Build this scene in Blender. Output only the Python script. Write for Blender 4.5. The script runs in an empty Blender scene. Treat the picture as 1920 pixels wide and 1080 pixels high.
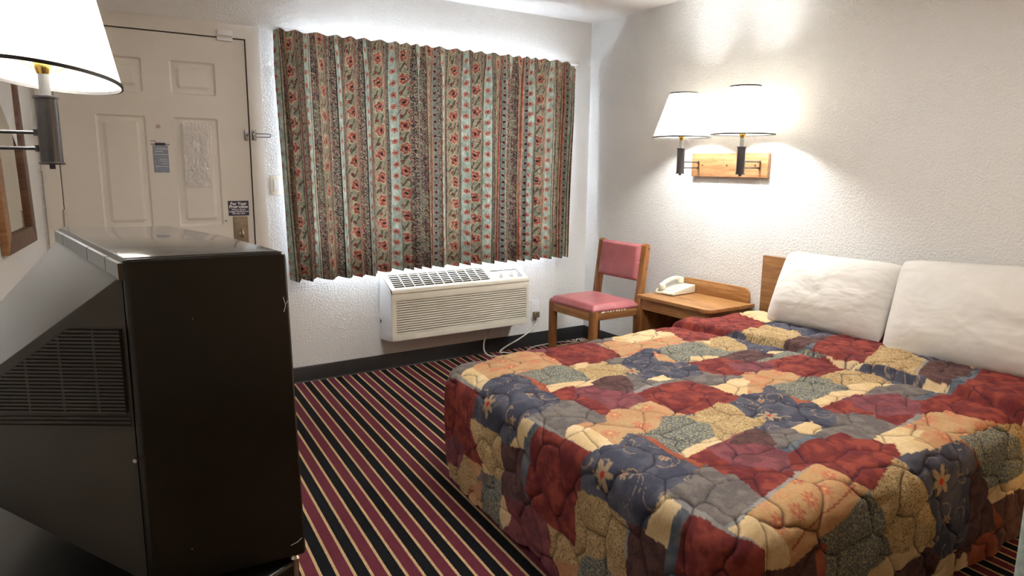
import bpy, bmesh, math, random
import numpy as np
from mathutils import Vector, Matrix

random.seed(7)
sc = bpy.context.scene
COL = sc.collection

# ------------------------------------------------------------------ camera
cam_d = bpy.data.cameras.new('camera')
cam = bpy.data.objects.new('camera', cam_d)
COL.objects.link(cam)
yaw, pitch, roll = 0.58454731, 0.17297913, 0.01032009
cy, sy = math.cos(yaw), math.sin(yaw)
fw = Vector((sy*math.cos(pitch), cy*math.cos(pitch), -math.sin(pitch)))
rt = Vector((cy, -sy, 0)); up = rt.cross(fw)
r2 = rt*math.cos(roll)+up*math.sin(roll); u2 = -rt*math.sin(roll)+up*math.cos(roll)
m = Matrix((r2, u2, -fw)).transposed().to_4x4()
m.translation = Vector((0, -4.29, 1.367))
cam.matrix_world = m
cam_d.sensor_width = 36; cam_d.lens = 1304.48/1920*36; cam_d.clip_start = 0.02
sc.camera = cam

# ------------------------------------------------------------------ view, world
sc.view_settings.view_transform = 'Standard'
sc.view_settings.look = 'None'
sc.view_settings.exposure = 1.75
sc.view_settings.gamma = 1.0
sc.view_settings.use_curve_mapping = False
world = bpy.data.worlds.new('daylight'); sc.world = world; world.use_nodes = True
bg = world.node_tree.nodes['Background']
bg.inputs[0].default_value = (0.86, 0.92, 1.0, 1); bg.inputs[1].default_value = 9.5

def point(name, loc, power, col, rad):
    l = bpy.data.lights.new(name, 'POINT'); l.energy = power; l.color = col; l.shadow_soft_size = rad
    o = bpy.data.objects.new(name, l); o.location = loc; COL.objects.link(o); return o
def area(name, loc, rot, sx, sy_, power, col):
    l = bpy.data.lights.new(name, 'AREA'); l.shape = 'RECTANGLE'; l.size = sx; l.size_y = sy_
    l.energy = power; l.color = col
    o = bpy.data.objects.new(name, l); o.location = loc; o.rotation_euler = rot; COL.objects.link(o); return o
# window portal: sky light only, guides the sampling of the window opening
p = area('window_portal', (2.25, 0.16, 1.42), (math.radians(-90), 0, 0), 2.0, 1.3, 1, (1, 1, 1))
p.data.cycles.is_portal = True
# added fill light above the bed, out of view; no fixture seen there
area('added_fill_light', (1.7, -2.7, 2.40), (0, 0, 0), 0.9, 0.9, 14, (1.0, 0.96, 0.90))
# warm lamp beside the second bed, behind and to the right
point('bedside_lamp_light', (2.9, -5.3, 1.0), 13, (1.0, 0.58, 0.24), 0.12)

# ------------------------------------------------------------------ helpers
def link_mesh(name, me, mat=None, parent=None):
    o = bpy.data.objects.new(name, me); COL.objects.link(o)
    if mat is not None:
        for mm in (mat if isinstance(mat, (list, tuple)) else [mat]): me.materials.append(mm)
    if parent is not None: o.parent = parent
    return o
def tag(o, label=None, cat=None, group=None, kind=None):
    if label: o['label'] = label
    if cat: o['category'] = cat
    if group: o['group'] = group
    if kind: o['kind'] = kind
    return o
def thing(name, label, cat, loc=(0, 0, 0), rz=0.0, group=None):
    o = bpy.data.objects.new(name, None); o.empty_display_size = 0.05
    COL.objects.link(o); o.location = loc; o.rotation_euler = (0, 0, rz)
    return tag(o, label, cat, group)
def smooth(me, ang=None):
    me.polygons.foreach_set('use_smooth', [True]*len(me.polygons))
    if ang is not None:
        try: me.set_sharp_from_angle(angle=math.radians(ang))
        except Exception: pass

class MB:
    """collects shapes into one bmesh"""
    def __init__(self): self.bm = bmesh.new()
    def box(self, x0, x1, y0, y1, z0, z1, bev=0.0, seg=2, M=None, mi=0):
        b = bmesh.new()
        bmesh.ops.create_cube(b, size=1.0)
        for v in b.verts:
            v.co = Vector(((x0+x1)/2+v.co.x*(x1-x0), (y0+y1)/2+v.co.y*(y1-y0), (z0+z1)/2+v.co.z*(z1-z0)))
        if bev > 0:
            bmesh.ops.bevel(b, geom=list(b.edges), offset=bev, segments=seg, profile=0.6, affect='EDGES')
        return self._add(b, M, mi)
    def _add(self, b, M=None, mi=0):
        if M is not None: bmesh.ops.transform(b, matrix=M, verts=b.verts)
        for f in b.faces: f.material_index = mi
        me = bpy.data.meshes.new('tmp'); b.to_mesh(me); b.free()
        self.bm.from_mesh(me); bpy.data.meshes.remove(me); return self
    def lathe(self, prof, n=40, M=None, cap=False, mi=0):
        b = bmesh.new(); rings = []
        for r, z in prof:
            if r < 1e-5: rings.append([b.verts.new((0, 0, z))])
            else: rings.append([b.verts.new((r*math.cos(2*math.pi*k/n), r*math.sin(2*math.pi*k/n), z)) for k in range(n)])
        for a, c in zip(rings[:-1], rings[1:]):
            for k in range(n):
                k2 = (k+1) % n
                if len(a) == 1 and len(c) == 1: continue
                if len(a) == 1: b.faces.new((a[0], c[k2], c[k]))
                elif len(c) == 1: b.faces.new((a[k], a[k2], c[0]))
                else: b.faces.new((a[k], a[k2], c[k2], c[k]))
        bmesh.ops.recalc_face_normals(b, faces=b.faces)
        return self._add(b, M, mi)
    def tube(self, pts, r, n=12, cap=True, mi=0, M=None):
        pts = [Vector(q) for q in pts]; b = bmesh.new(); rings = []
        t0 = (pts[1]-pts[0]).normalized()
        ref = Vector((0, 0, 1)) if abs(t0.z) < 0.9 else Vector((1, 0, 0))
        nrm = (ref-t0*ref.dot(t0)).normalized()
        for i, q in enumerate(pts):
            t = (pts[min(i+1, len(pts)-1)]-pts[max(i-1, 0)]).normalized()
            nrm = (nrm-t*nrm.dot(t)).normalized(); bi = t.cross(nrm)
            rr = r[i] if isinstance(r, (list, tuple)) else r
            rings.append([b.verts.new(q+nrm*rr*math.cos(2*math.pi*k/n)+bi*rr*math.sin(2*math.pi*k/n)) for k in range(n)])
        for a, c in zip(rings[:-1], rings[1:]):
            for k in range(n): b.faces.new((a[k], a[(k+1) % n], c[(k+1) % n], c[k]))
        if cap: b.faces.new(rings[0][::-1]); b.faces.new(rings[-1])
        bmesh.ops.recalc_face_normals(b, faces=b.faces)
        return self._add(b, M, mi)
    def prism(self, poly, h0, h1, axis='z', bev=0.0, seg=2, M=None, mi=0):
        """poly in 2D, extruded along axis"""
        b = bmesh.new()
        def P(a, c, h): return {'z': (a, c, h), 'x': (h, a, c), 'y': (a, h, c)}[axis]
        lo = [b.verts.new(P(a, c, h0)) for a, c in poly]; hi = [b.verts.new(P(a, c, h1)) for a, c in poly]
        b.faces.new(lo[::-1]); b.faces.new(hi); n = len(poly)
        for k in range(n): b.faces.new((lo[k], lo[(k+1) % n], hi[(k+1) % n], hi[k]))
        bmesh.ops.recalc_face_normals(b, faces=b.faces)
        if bev > 0: bmesh.ops.bevel(b, geom=list(b.edges), offset=bev, segments=seg, profile=0.6, affect='EDGES')
        return self._add(b, M, mi)
    def hull(self, pts, bev=0.0, seg=2, M=None, mi=0):
        b = bmesh.new()
        for q in pts: b.verts.new(q)
        bmesh.ops.convex_hull(b, input=b.verts)
        bmesh.ops.dissolve_limit(b, angle_limit=0.02, verts=b.verts, edges=b.edges)
        if bev > 0: bmesh.ops.bevel(b, geom=list(b.edges), offset=bev, segments=seg, profile=0.6, affect='EDGES')
        return self._add(b, M, mi)
    def build(self, name, mat, parent=None, sm=35):
        me = bpy.data.meshes.new(name); self.bm.to_mesh(me); self.bm.free()
        if sm: smooth(me, sm)
        return link_mesh(name, me, mat, parent)

def grid_mesh(name, P, mat, parent=None, closed_u=False):
    """P: (nu,nv,3) array"""
    nu, nv = P.shape[:2]
    idx = np.arange(nu*nv).reshape(nu, nv)
    q = np.stack([idx[:-1, :-1], idx[1:, :-1], idx[1:, 1:], idx[:-1, 1:]], -1).reshape(-1, 4)
    return arr_mesh(name, P.reshape(-1, 3), q, mat, parent)
def arr_mesh(name, V, Q, mat, parent=None, T=None):
    me = bpy.data.meshes.new(name)
    me.vertices.add(len(V)); me.vertices.foreach_set('co', np.ascontiguousarray(V, dtype=np.float32).ravel())
    T = np.zeros((0, 3), int) if T is None else T
    me.loops.add(Q.size+T.size); me.loops.foreach_set('vertex_index', np.concatenate([Q.ravel(), T.ravel()]).astype(np.int32))
    me.polygons.add(len(Q)+len(T)); me.polygons.foreach_set('loop_start', np.concatenate([np.arange(len(Q))*4, Q.size+np.arange(len(T))*3]).astype(np.int32))
    me.polygons.foreach_set('loop_total', np.concatenate([np.full(len(Q), 4), np.full(len(T), 3)]).astype(np.int32))
    me.update(); me.validate(); smooth(me)
    return link_mesh(name, me, mat, parent)
def col_attr(me, name, rgb):
    a = me.color_attributes.new(name, 'FLOAT_COLOR', 'POINT')
    c = np.ones((len(rgb), 4), np.float32); c[:, :rgb.shape[1]] = rgb
    a.data.foreach_set('color', c.ravel())
def vec_attr(me, name, v):
    a = me.attributes.new(name, 'FLOAT_VECTOR', 'POINT'); a.data.foreach_set('vector', np.ascontiguousarray(v, dtype=np.float32).ravel())

# numpy noise
_rng = np.random.RandomState(11)
_T = _rng.rand(256, 256)
def vnoise(x, y, seed=0):
    x = np.asarray(x, float)+seed*17.3; y = np.asarray(y, float)+seed*9.1
    xi = np.floor(x).astype(int); yi = np.floor(y).astype(int); fx = x-xi; fy = y-yi
    fx = fx*fx*(3-2*fx); fy = fy*fy*(3-2*fy)
    g = lambda i, j: _T[i % 256, j % 256]
    return (g(xi, yi)*(1-fx)+g(xi+1, yi)*fx)*(1-fy)+(g(xi, yi+1)*(1-fx)+g(xi+1, yi+1)*fx)*fy
def fbm(x, y, oc=4, seed=0):
    s = 0; a = 0.5; t = 0
    for k in range(oc): s = s+a*vnoise(x*2**k, y*2**k, seed+k); t += a; a *= 0.5
    return s/t
def sstep(a, b, x):
    t = np.clip((x-a)/(b-a), 0, 1); return t*t*(3-2*t)

# ------------------------------------------------------------------ materials
def srgb(r, g, b):
    f = lambda c: (c/255/12.92) if c/255 <= 0.04045 else ((c/255+0.055)/1.055)**2.4
    return (f(r), f(g), f(b))
class NT:
    def __init__(self, name):
        self.m = bpy.data.materials.new(name); self.m.use_nodes = True
        self.t = self.m.node_tree; self.n = self.t.nodes; self.b = self.n['Principled BSDF']
    def node(self, ty, **kw):
        n = self.n.new(ty)
        for k, v in kw.items():
            if hasattr(n, k): setattr(n, k, v)
            else: n.inputs[k].default_value = v
        return n
    def link(self, a, b): self.t.links.new(a, b)
    def set(self, **kw):
        for k, v in kw.items(): self.b.inputs[k.replace('_', ' ')].default_value = v
    def coord(self, which='Object', scale=(1, 1, 1), rot=(0, 0, 0)):
        c = self.node('ShaderNodeTexCoord'); mp = self.node('ShaderNodeMapping')
        mp.inputs['Scale'].default_value = scale; mp.inputs['Rotation'].default_value = rot
        self.link(c.outputs[which], mp.inputs[0]); return mp.outputs[0]
    def noise(self, vec, scale, detail=3, rough=0.5, dist=0.0):
        n = self.node('ShaderNodeTexNoise'); n.inputs['Scale'].default_value = scale
        n.inputs['Detail'].default_value = detail; n.inputs['Roughness'].default_value = rough; n.inputs['Distortion'].default_value = dist
        if vec is not None: self.link(vec, n.inputs['Vector'])
        return n.outputs['Fac']
    def ramp(self, fac, stops, interp='LINEAR'):
        r = self.node('ShaderNodeValToRGB'); r.color_ramp.interpolation = interp
        el = r.color_ramp.elements
        while len(el) < len(stops): el.new(0.5)
        for e, (pp, c) in zip(el, stops): e.position = pp; e.color = (*c, 1) if len(c) == 3 else c
        self.link(fac, r.inputs[0]); return r.outputs[0]
    def bump(self, h, strength=0.3, dist=0.002):
        n = self.node('ShaderNodeBump'); n.inputs['Strength'].default_value = strength; n.inputs['Distance'].default_value = dist
        self.link(h, n.inputs['Height']); self.link(n.outputs[0], self.b.inputs['Normal']); return n
    def math(self, op, a, b=None, c=None):
        n = self.node('ShaderNodeMath', operation=op)
        for i, v in enumerate((a, b, c)):
            if v is None: continue
            if isinstance(v, (int, float)): n.inputs[i].default_value = v
            else: self.link(v, n.inputs[i])
        return n.outputs[0]
    def mix(self, f, a, b, mode='MIX'):
        n = self.node('ShaderNodeMix', data_type='RGBA', blend_type=mode)
        for s, v in ((n.inputs[0], f), (n.inputs[6], a), (n.inputs[7], b)):
            if isinstance(v, (int, float)): s.default_value = v
            elif isinstance(v, tuple): s.default_value = (*v, 1)
            else: self.link(v, s)
        return n.outputs[2]

def plain(name, col, rough=0.5, metal=0.0, spec=0.5, nscale=30, namp=0.06, bump=0.0, bscale=200, coat=0.0):
    t = NT(name); t.set(Roughness=rough, Metallic=metal, Specular_IOR_Level=spec, Coat_Weight=coat)
    v = t.coord(); f = t.noise(v, nscale)
    a = tuple(max(0, c*(1-namp)) for c in col); b = tuple(min(1, c*(1+namp)) for c in col)
    t.link(t.ramp(f, [(0.3, a), (0.7, b)]), t.b.inputs['Base Color'])
    if bump: t.bump(t.noise(v, bscale, 2), bump, 0.001)
    return t.m
def wall_mat(name, col):
    t = NT(name); t.set(Roughness=0.75, Specular_IOR_Level=0.25)
    v = t.coord()
    f = t.noise(v, 1.3, 3)
    t.link(t.ramp(f, [(0.3, tuple(c*0.97 for c in col)), (0.7, col)]), t.b.inputs['Base Color'])
    n1 = t.noise(v, 95, 3, 0.55, 0.4)
    k = t.ramp(n1, [(0.42, (0, 0, 0)), (0.62, (1, 1, 1))])
    t.bump(k, 0.6, 0.0032)
    return t.m
def wood(name, c0, c1, c2, axis='x', scale=1.0, rough=0.4):
    t = NT(name); t.set(Roughness=rough, Specular_IOR_Level=0.4)
    s = {'x': (1.2, 14, 14), 'y': (14, 1.2, 14), 'z': (14, 14, 1.2)}[axis]
    v = t.coord(scale=tuple(q*scale for q in s))
    g = t.noise(v, 2.2, 6, 0.62, 1.2)
    v2 = t.coord(scale=tuple(q*scale*5 for q in s)); f = t.noise(v2, 3.0, 3, 0.7)
    base = t.ramp(g, [(0.30, c0), (0.5, c1), (0.68, c2)])
    fine = t.ramp(f, [(0.35, (0.72, 0.66, 0.6)), (0.6, (1, 1, 1))])
    t.link(t.mix(0.75, base, fine, 'MULTIPLY'), t.b.inputs['Base Color'])
    t.bump(f, 0.12, 0.0006)
    return t.m

M = {}
M['wall'] = wall_mat('white_textured_wall', (0.745, 0.75, 0.735))
M['ceiling'] = wall_mat('white_textured_ceiling', (0.80, 0.80, 0.79))
M['door'] = plain('beige_door_paint', (0.66, 0.635, 0.58), 0.42, nscale=3, namp=0.03)
M['casing'] = plain('beige_trim_paint', (0.69, 0.665, 0.61), 0.45, nscale=3, namp=0.03)
M['black_base'] = plain('black_vinyl_base', (0.008, 0.008, 0.010), 0.32, nscale=12, namp=0.4, bump=0.1, bscale=25)
M['dark_gap'] = plain('dark_gap', (0.02, 0.018, 0.016), 0.8)
M['tv_side'] = plain('black_tv_plastic', (0.010, 0.0105, 0.0095), 0.30, nscale=6, namp=0.25, bump=0.05, bscale=600)
M['tv_back'] = plain('charcoal_tv_plastic', (0.055, 0.055, 0.053), 0.42, nscale=5, namp=0.15, bump=0.12, bscale=500)
M['tv_dark'] = plain('tv_vent_dark', (0.004, 0.004, 0.004), 0.8)
M['tv_top'] = plain('glossy_tv_top', (0.05, 0.05, 0.047), 0.16, spec=0.9, nscale=4, namp=0.1, coat=0.6)
M['tv_screen'] = plain('tv_glass', (0.02, 0.024, 0.024), 0.08, spec=0.8)
M['chrome'] = plain('chrome', (0.7, 0.7, 0.72), 0.15, 1.0, nscale=20, namp=0.03)
M['steel'] = plain('brushed_steel', (0.5, 0.49, 0.47), 0.32, 1.0, nscale=50, namp=0.1)
M['brass'] = plain('brass', (0.78, 0.55, 0.16), 0.22, 1.0, nscale=30, namp=0.05)
M['antique'] = plain('antique_brass_plate', (0.20, 0.16, 0.105), 0.42, 0.4, nscale=60, namp=0.2)
M['gunmetal'] = plain('dark_bronze_metal', (0.045, 0.043, 0.045), 0.30, 0.3, nscale=15, namp=0.1)
M['pewter'] = plain('pewter_metal', (0.22, 0.225, 0.225), 0.35, 0.6, nscale=15, namp=0.08)
M['ac_cream'] = plain('cream_plastic', (0.68, 0.66, 0.57), 0.42, nscale=8, namp=0.05)
M['ac_white'] = plain('white_enamel', (0.74, 0.75, 0.76), 0.4, nscale=8, namp=0.03)
M['ac_dark'] = plain('grille_dark', (0.05, 0.047, 0.04), 0.7)
M['grille_black'] = plain('grille_black', (0.012, 0.012, 0.011), 0.85)
M['ac_grey'] = plain('grey_control_panel', (0.32, 0.34, 0.36), 0.4)
M['cord'] = plain('grey_cord', (0.50, 0.49, 0.45), 0.5)
M['plate'] = plain('ivory_plastic', (0.74, 0.71, 0.60), 0.4)
M['phone'] = plain('ivory_phone_plastic', (0.74, 0.72, 0.60), 0.35, nscale=20, namp=0.03)
M['vinyl'] = plain('mauve_vinyl', srgb(166, 98, 102), 0.42, nscale=9, namp=0.12, bump=0.15, bscale=300)
M['linen'] = plain('white_cotton', (0.66, 0.64, 0.60), 0.85, spec=0.15, nscale=14, namp=0.03, bump=0.15, bscale=900)
M['mattress'] = plain('white_ticking', (0.6, 0.6, 0.62), 0.85)
M['paper'] = plain('white_paper', (0.70, 0.68, 0.66), 0.7)
M['paper_blue'] = plain('grey_blue_card', (0.22, 0.25, 0.32), 0.6, nscale=60, namp=0.15)
M['ink'] = plain('dark_ink', (0.05, 0.05, 0.07), 0.6)
M['ink_grey'] = plain('grey_ink', (0.32, 0.30, 0.30), 0.6)
M['navy'] = plain('navy_sign', (0.012, 0.017, 0.06), 0.45)
M['white_ink'] = plain('white_ink', (0.85, 0.85, 0.85), 0.5)
M['curtain_lining'] = plain('white_lining', (0.82, 0.82, 0.82), 0.8)
M['rod'] = plain('white_rod', (0.62, 0.62, 0.62), 0.4)
M['alu'] = plain('aluminium_frame', (0.55, 0.56, 0.58), 0.35, 0.7)
M['sage'] = plain('sage_fabric', (0.36, 0.42, 0.38), 0.9, nscale=40, namp=0.2, bump=0.3, bscale=400)
M['wire'] = plain('shade_wire_trim', (0.012, 0.010, 0.008), 0.5)
M['oak'] = wood('honey_oak', srgb(138, 94, 54), srgb(172, 126, 78), srgb(192, 146, 96), 'y')
M['oak_plaque'] = wood('light_oak_plaque', srgb(122, 88, 58), srgb(146, 108, 74), srgb(158, 122, 88), 'y')
M['oak_x'] = wood('honey_oak_depth', srgb(116, 78, 44), srgb(148, 104, 62), srgb(170, 124, 80), 'x')
M['oak_z'] = wood('oak_upright', srgb(112, 74, 40), srgb(144, 98, 56), srgb(164, 116, 70), 'z')
M['walnut'] = wood('brown_laminate', srgb(112, 78, 48), srgb(136, 98, 62), srgb(156, 116, 76), 'y')
M['frame_dark'] = wood('dark_frame_wood', srgb(70, 44, 30), srgb(92, 62, 44), srgb(112, 80, 58), 'z')
M['frame_lit'] = wood('lit_frame_wood', srgb(120, 84, 52), srgb(146, 106, 70), srgb(164, 124, 86), 'z')  # paler copy of the frame wood: light on the near stile, in the colour

t = NT('mirror_glass'); t.set(Roughness=0.03, Metallic=1.0); t.b.inputs['Base Color'].default_value = (0.72, 0.74, 0.70, 1)
t.link(t.ramp(t.noise(t.coord(), 8), [(0, (0.70, 0.72, 0.68)), (1, (0.76, 0.78, 0.74))]), t.b.inputs['Base Color']); M['mirror'] = t.m
t = NT('window_glass'); t.set(Roughness=0.0, Transmission_Weight=1.0, IOR=1.02, Specular_IOR_Level=0.2)
t.b.inputs['Base Color'].default_value = (0.97, 0.98, 1, 1); M['glass'] = t.m
t = NT('clear_film'); t.set(Roughness=0.12, Specular_IOR_Level=0.9, Alpha=0.42); t.b.inputs['Base Color'].default_value = (0.85, 0.84, 0.82, 1)
t.bump(t.noise(t.coord(scale=(14, 14, 9)), 2.0, 2, 0.5, 1.5), 0.9, 0.02); M['film'] = t.m
# lamp shade: fabric lit from inside
t = NT('lit_shade_fabric'); n = t.n; out = n['Material Output']
v = t.coord(); tr = t.node('ShaderNodeBsdfTranslucent'); df = t.node('ShaderNodeBsdfDiffuse')
c = t.ramp(t.noise(v, 400, 2), [(0.3, (0.90, 0.86, 0.78)), (0.7, (0.96, 0.92, 0.85))])
t.link(c, tr.inputs[0]); t.link(c, df.inputs[0])
mx = t.node('ShaderNodeMixShader'); mx.inputs[0].default_value = 0.70
t.link(df.outputs[0], mx.inputs[1]); t.link(tr.outputs[0], mx.inputs[2]); t.link(mx.outputs[0], out.inputs[0]); n.remove(t.b); M['shade'] = t.m
t = NT('glowing_bulb'); t.set(Roughness=0.4, Emission_Strength=12.0); t.b.inputs['Emission Color'].default_value = (1, 0.93, 0.82, 1)
t.b.inputs['Base Color'].default_value = (0.9, 0.9, 0.88, 1); M['bulb'] = t.m

# carpet: maroon and black stripes with tan pinstripes
t = NT('striped_carpet'); t.set(Roughness=0.95, Specular_IOR_Level=0.1)
geo = t.node('ShaderNodeNewGeometry'); sep = t.node('ShaderNodeSeparateXYZ'); t.link(geo.outputs['Position'], sep.inputs[0])
nz = t.noise(geo.outputs['Position'], 260, 2); wob = t.math('MULTIPLY', t.math('SUBTRACT', nz, 0.5), 0.006)
sx = t.math('ADD', t.math('SUBTRACT', sep.outputs[0], t.math('MULTIPLY', sep.outputs[1], 0.082)), wob)
ph = t.math('FRACT', t.math('DIVIDE', t.math('ADD', sx, -1.239+20*0.1034), 0.1034))
fr = t.math('FRACT', t.math('MULTIPLY', ph, 2.0))
tan_m = t.math('LESS_THAN', fr, 0.20)
mar = t.math('GREATER_THAN', ph, 0.5)
fine = t.noise(geo.outputs['Position'], 420, 3, 0.7)
maroon = t.ramp(fine, [(0.3, srgb(72, 26, 36)), (0.7, srgb(116, 56, 68))])
black = t.ramp(fine, [(0.3, srgb(8, 8, 10)), (0.7, srgb(30, 30, 34))])
tanc = t.ramp(fine, [(0.3, srgb(140, 108, 72)), (0.65, srgb(212, 182, 138))])
cc = t.mix(tan_m, t.mix(mar, black, maroon), tanc)
t.link(cc, t.b.inputs['Base Color'])
rib = t.node('ShaderNodeTexWave'); rib.inputs['Scale'].default_value = 60; rib.bands_direction = 'X'
mp = t.node('ShaderNodeMapping'); mp.inputs['Rotation'].default_value = (0, 0, 0.9); t.link(geo.outputs['Position'], mp.inputs[0]); t.link(mp.outputs[0], rib.inputs[0])
h = t.math('ADD', fine, t.math('MULTIPLY', rib.outputs['Fac'], 0.35)); t.bump(h, 0.8, 0.004)
M['carpet'] = t.m

# printed cloths coloured by an attribute painted from the pattern functions below
def printed(name, rough=0.9, bump=0.25, bscale=700, speck=True, back=None):
    t = NT(name); t.set(Roughness=rough, Specular_IOR_Level=0.12)
    a = t.node('ShaderNodeAttribute'); a.attribute_name = 'print'
    u = t.node('ShaderNodeAttribute'); u.attribute_name = 'cloth'
    k = t.noise(u.outputs['Vector'], 90, 3, 0.6)
    c = t.mix(1.0, a.outputs['Color'], t.ramp(k, [(0.3, (0.80, 0.80, 0.80)), (0.7, (1.0, 1.0, 1.0))]), 'MULTIPLY')
    if speck:
        k2 = t.node('ShaderNodeTexVoronoi'); k2.inputs['Scale'].default_value = 190; t.link(u.outputs['Vector'], k2.inputs['Vector'])
        n3 = t.noise(u.outputs['Vector'], 150, 3, 0.7, 1.0)
        f = t.math('MULTIPLY', t.ramp(n3, [(0.50, (0, 0, 0)), (0.58, (1, 1, 1))]), a.outputs['Alpha'])
        s2 = t.node('ShaderNodeAttribute'); s2.attribute_name = 'speck'
        c = t.mix(f, c, s2.outputs['Color'])
    t.link(c, t.b.inputs['Base Color'])
    t.bump(t.noise(u.outputs['Vector'], bscale, 2), bump, 0.0008)
    if back is not None:
        g = t.node('ShaderNodeNewGeometry'); d = t.node('ShaderNodeBsdfDiffuse'); d.inputs[0].default_value = (*back, 1)
        tr = t.node('ShaderNodeBsdfTranslucent'); t.link(c, tr.inputs[0])
        m0 = t.node('ShaderNodeMixShader'); m0.inputs[0].default_value = 0.05; t.link(t.b.outputs[0], m0.inputs[1]); t.link(tr.outputs[0], m0.inputs[2])
        mx = t.node('ShaderNodeMixShader'); t.link(g.outputs['Backfacing'], mx.inputs[0])
        t.link(m0.outputs[0], mx.inputs[1]); t.link(d.outputs[0], mx.inputs[2]); t.link(mx.outputs[0], t.n['Material Output'].inputs[0])
    return t.m
M['quilt'] = printed('patchwork_quilt_cloth')
M['curtain'] = printed('floral_curtain_cloth', speck=False, back=(0.8, 0.8, 0.8))

# ------------------------------------------------------------------ room shell
XR, ZC, YB = 3.54, 2.44, -7.4
XL = lambda y: -0.035-0.1763*(-y)
mb = MB(); mb.prism([(XR+.1, .1), (XR+.1, YB-.1), (XL(YB)-.2, YB-.1), (XL(0)-.2, .1)], -0.05, 0.0); tag(mb.build('floor', M['carpet'], sm=None), kind='structure', label='carpet with maroon and black stripes and tan pinstripes')
mb = MB(); mb.prism([(XR+.1, .1), (XR+.1, YB-.1), (XL(YB)-.2, YB-.1), (XL(0)-.2, .1)], ZC, ZC+0.05); tag(mb.build('ceiling', M['ceiling'], sm=None), kind='structure')
# back wall with door and window openings
DX0, DX1, DZ = 0.052, 1.006, 2.064
WX0, WX1, WZ0, WZ1 = 1.28, 3.22, 0.80, 2.04
mb = MB()
def wbox(x0, x1, z0, z1): mb.box(x0, x1, 0.0, 0.14, z0, z1)
wbox(-0.3, DX0, 0, ZC); wbox(DX0, DX1, DZ, ZC); wbox(DX1, WX0, 0, ZC)
wbox(WX0, WX1, 0, WZ0); wbox(WX0, WX1, WZ1, ZC); wbox(WX1, XR+.1, 0, ZC)
bmesh.ops.remove_doubles(mb.bm, verts=mb.bm.verts, dist=1e-5)
tag(mb.build('wall_back', M['wall'], sm=None), kind='structure')
mb = MB(); mb.box(XR, XR+.1, YB, 0.0, 0, ZC); tag(mb.build('wall_right', M['wall'], sm=None), kind='structure')
mb = MB(); mb.prism([(XL(0), 0), (XL(0)-.1, 0), (XL(YB)-.1, YB), (XL(YB), YB)], 0, ZC); tag(mb.build('wall_left', M['wall'], sm=None), kind='structure')
mb = MB(); mb.box(XL(YB), XR, YB-.1, YB, 0, ZC); tag(mb.build('wall_rear', M['wall'], sm=None), kind='structure')
# vinyl cove base
mb = MB(); mb.prism([(0, 0.0), (-0.016, 0.0), (-0.010, 0.012), (-0.008, 0.095), (-0.004, 0.101), (0, 0.101)], 1.09, XR, 'x'); tag(mb.build('baseboard_back', M['black_base']), kind='structure')
mb = MB(); mb.prism([(XR, 0.0), (XR-0.016, 0.0), (XR-0.010, 0.012), (XR-0.008, 0.095), (XR-0.004, 0.101), (XR, 0.101)], YB, 0.0, 'y'); tag(mb.build('baseboard_right', M['black_base']), kind='structure')

# door casing
mb = MB()
cx0, cx1, ct = -0.02, 1.079, 2.137
mb.prism([(DX1-.004, 0), (cx1, 0), (cx1, ct), (cx0, ct), (cx0, 0), (DX0+.004, 0), (DX0+.004, DZ-.003), (DX1-.004, DZ-.003)][::-1], -0.014, 0.0, 'y', bev=0.003)
tag(mb.build('trim_1', M['casing']), kind='structure', label='beige casing around the entry door')
# jamb lining (dark reveal behind the gap)
mb = MB()
mb.box(DX0-.001, DX0+.003, 0.0, .14, 0, DZ); mb.box(DX1-.003, DX1+.001, 0.0, .14, 0, DZ); mb.box(DX0, DX1, 0.0, .14, DZ-.003, DZ+.001)
mb.box(DX0, DX1, .075, .14, 0, DZ)
tag(mb.build('trim_2', M['dark_gap'], sm=None), kind='structure')

# door leaf with six moulded panels
door = bpy.data.objects.new('door_1', None); COL.objects.link(door); door.location = (0, 0, 0)
tag(door, 'beige six panel entry door with notices and locks', kind='structure')
dx0, dx1, dz0, dz1 = 0.060, 0.998, 0.008, 2.056
panels = []
for (a, b) in ((0.232, 0.466), (0.600, 0.832)):
    for (c, d) in ((1.738, 1.916), (1.015, 1.615), (0.24, 0.86)):
        panels.append((a, b, c, d))
def ins(a, b): return sorted(set([round(v, 5) for v in b]) | set([round(v, 5) for v in a]))
xs = [dx0, dx1]; zs = [dz0, dz1]
offs = (0.0, 0.008, 0.014, 0.030, 0.046)
hs = (0.0, 0.0075, 0.0085, 0.0075, 0.0015)
for a, b, c, d in panels:
    for o_ in offs: xs += [a+o_, b-o_]; zs += [c+o_, d-o_]
xs = sorted(set(round(v, 5) for v in xs)); zs = sorted(set(round(v, 5) for v in zs))
def dh(x, z):
    for a, b, c, d in panels:
        e = min(x-a, b-x, z-c, d-z)
        if e > -1e-6: return float(np.interp(e, offs, hs))
    return 0.0
b = bmesh.new(); Y0 = 0.004
V = [[b.verts.new((x, Y0+dh(x, z), z)) for z in zs] for x in xs]
for i in range(len(xs)-1):
    for j in range(len(zs)-1):
        q = (V[i][j], V[i+1][j], V[i+1][j+1], V[i][j+1])
        if len({round(w.co.y, 6) for w in q}) > 1:
            # split along the diagonal that keeps mitred corners straight
            d1 = abs(q[0].co.y-q[2].co.y); d2 = abs(q[1].co.y-q[3].co.y)
            if d1 > d2: b.faces.new((q[0], q[1], q[3])); b.faces.new((q[1], q[2], q[3]))
            else: b.faces.new((q[0], q[1], q[2])); b.faces.new((q[0], q[2], q[3]))
        else: b.faces.new(q)
bk = [b.verts.new((x, 0.045, z)) for x, z in ((dx0, dz0), (dx1, dz0), (dx1, dz1), (dx0, dz1))]
b.faces.new(bk[::-1])
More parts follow.
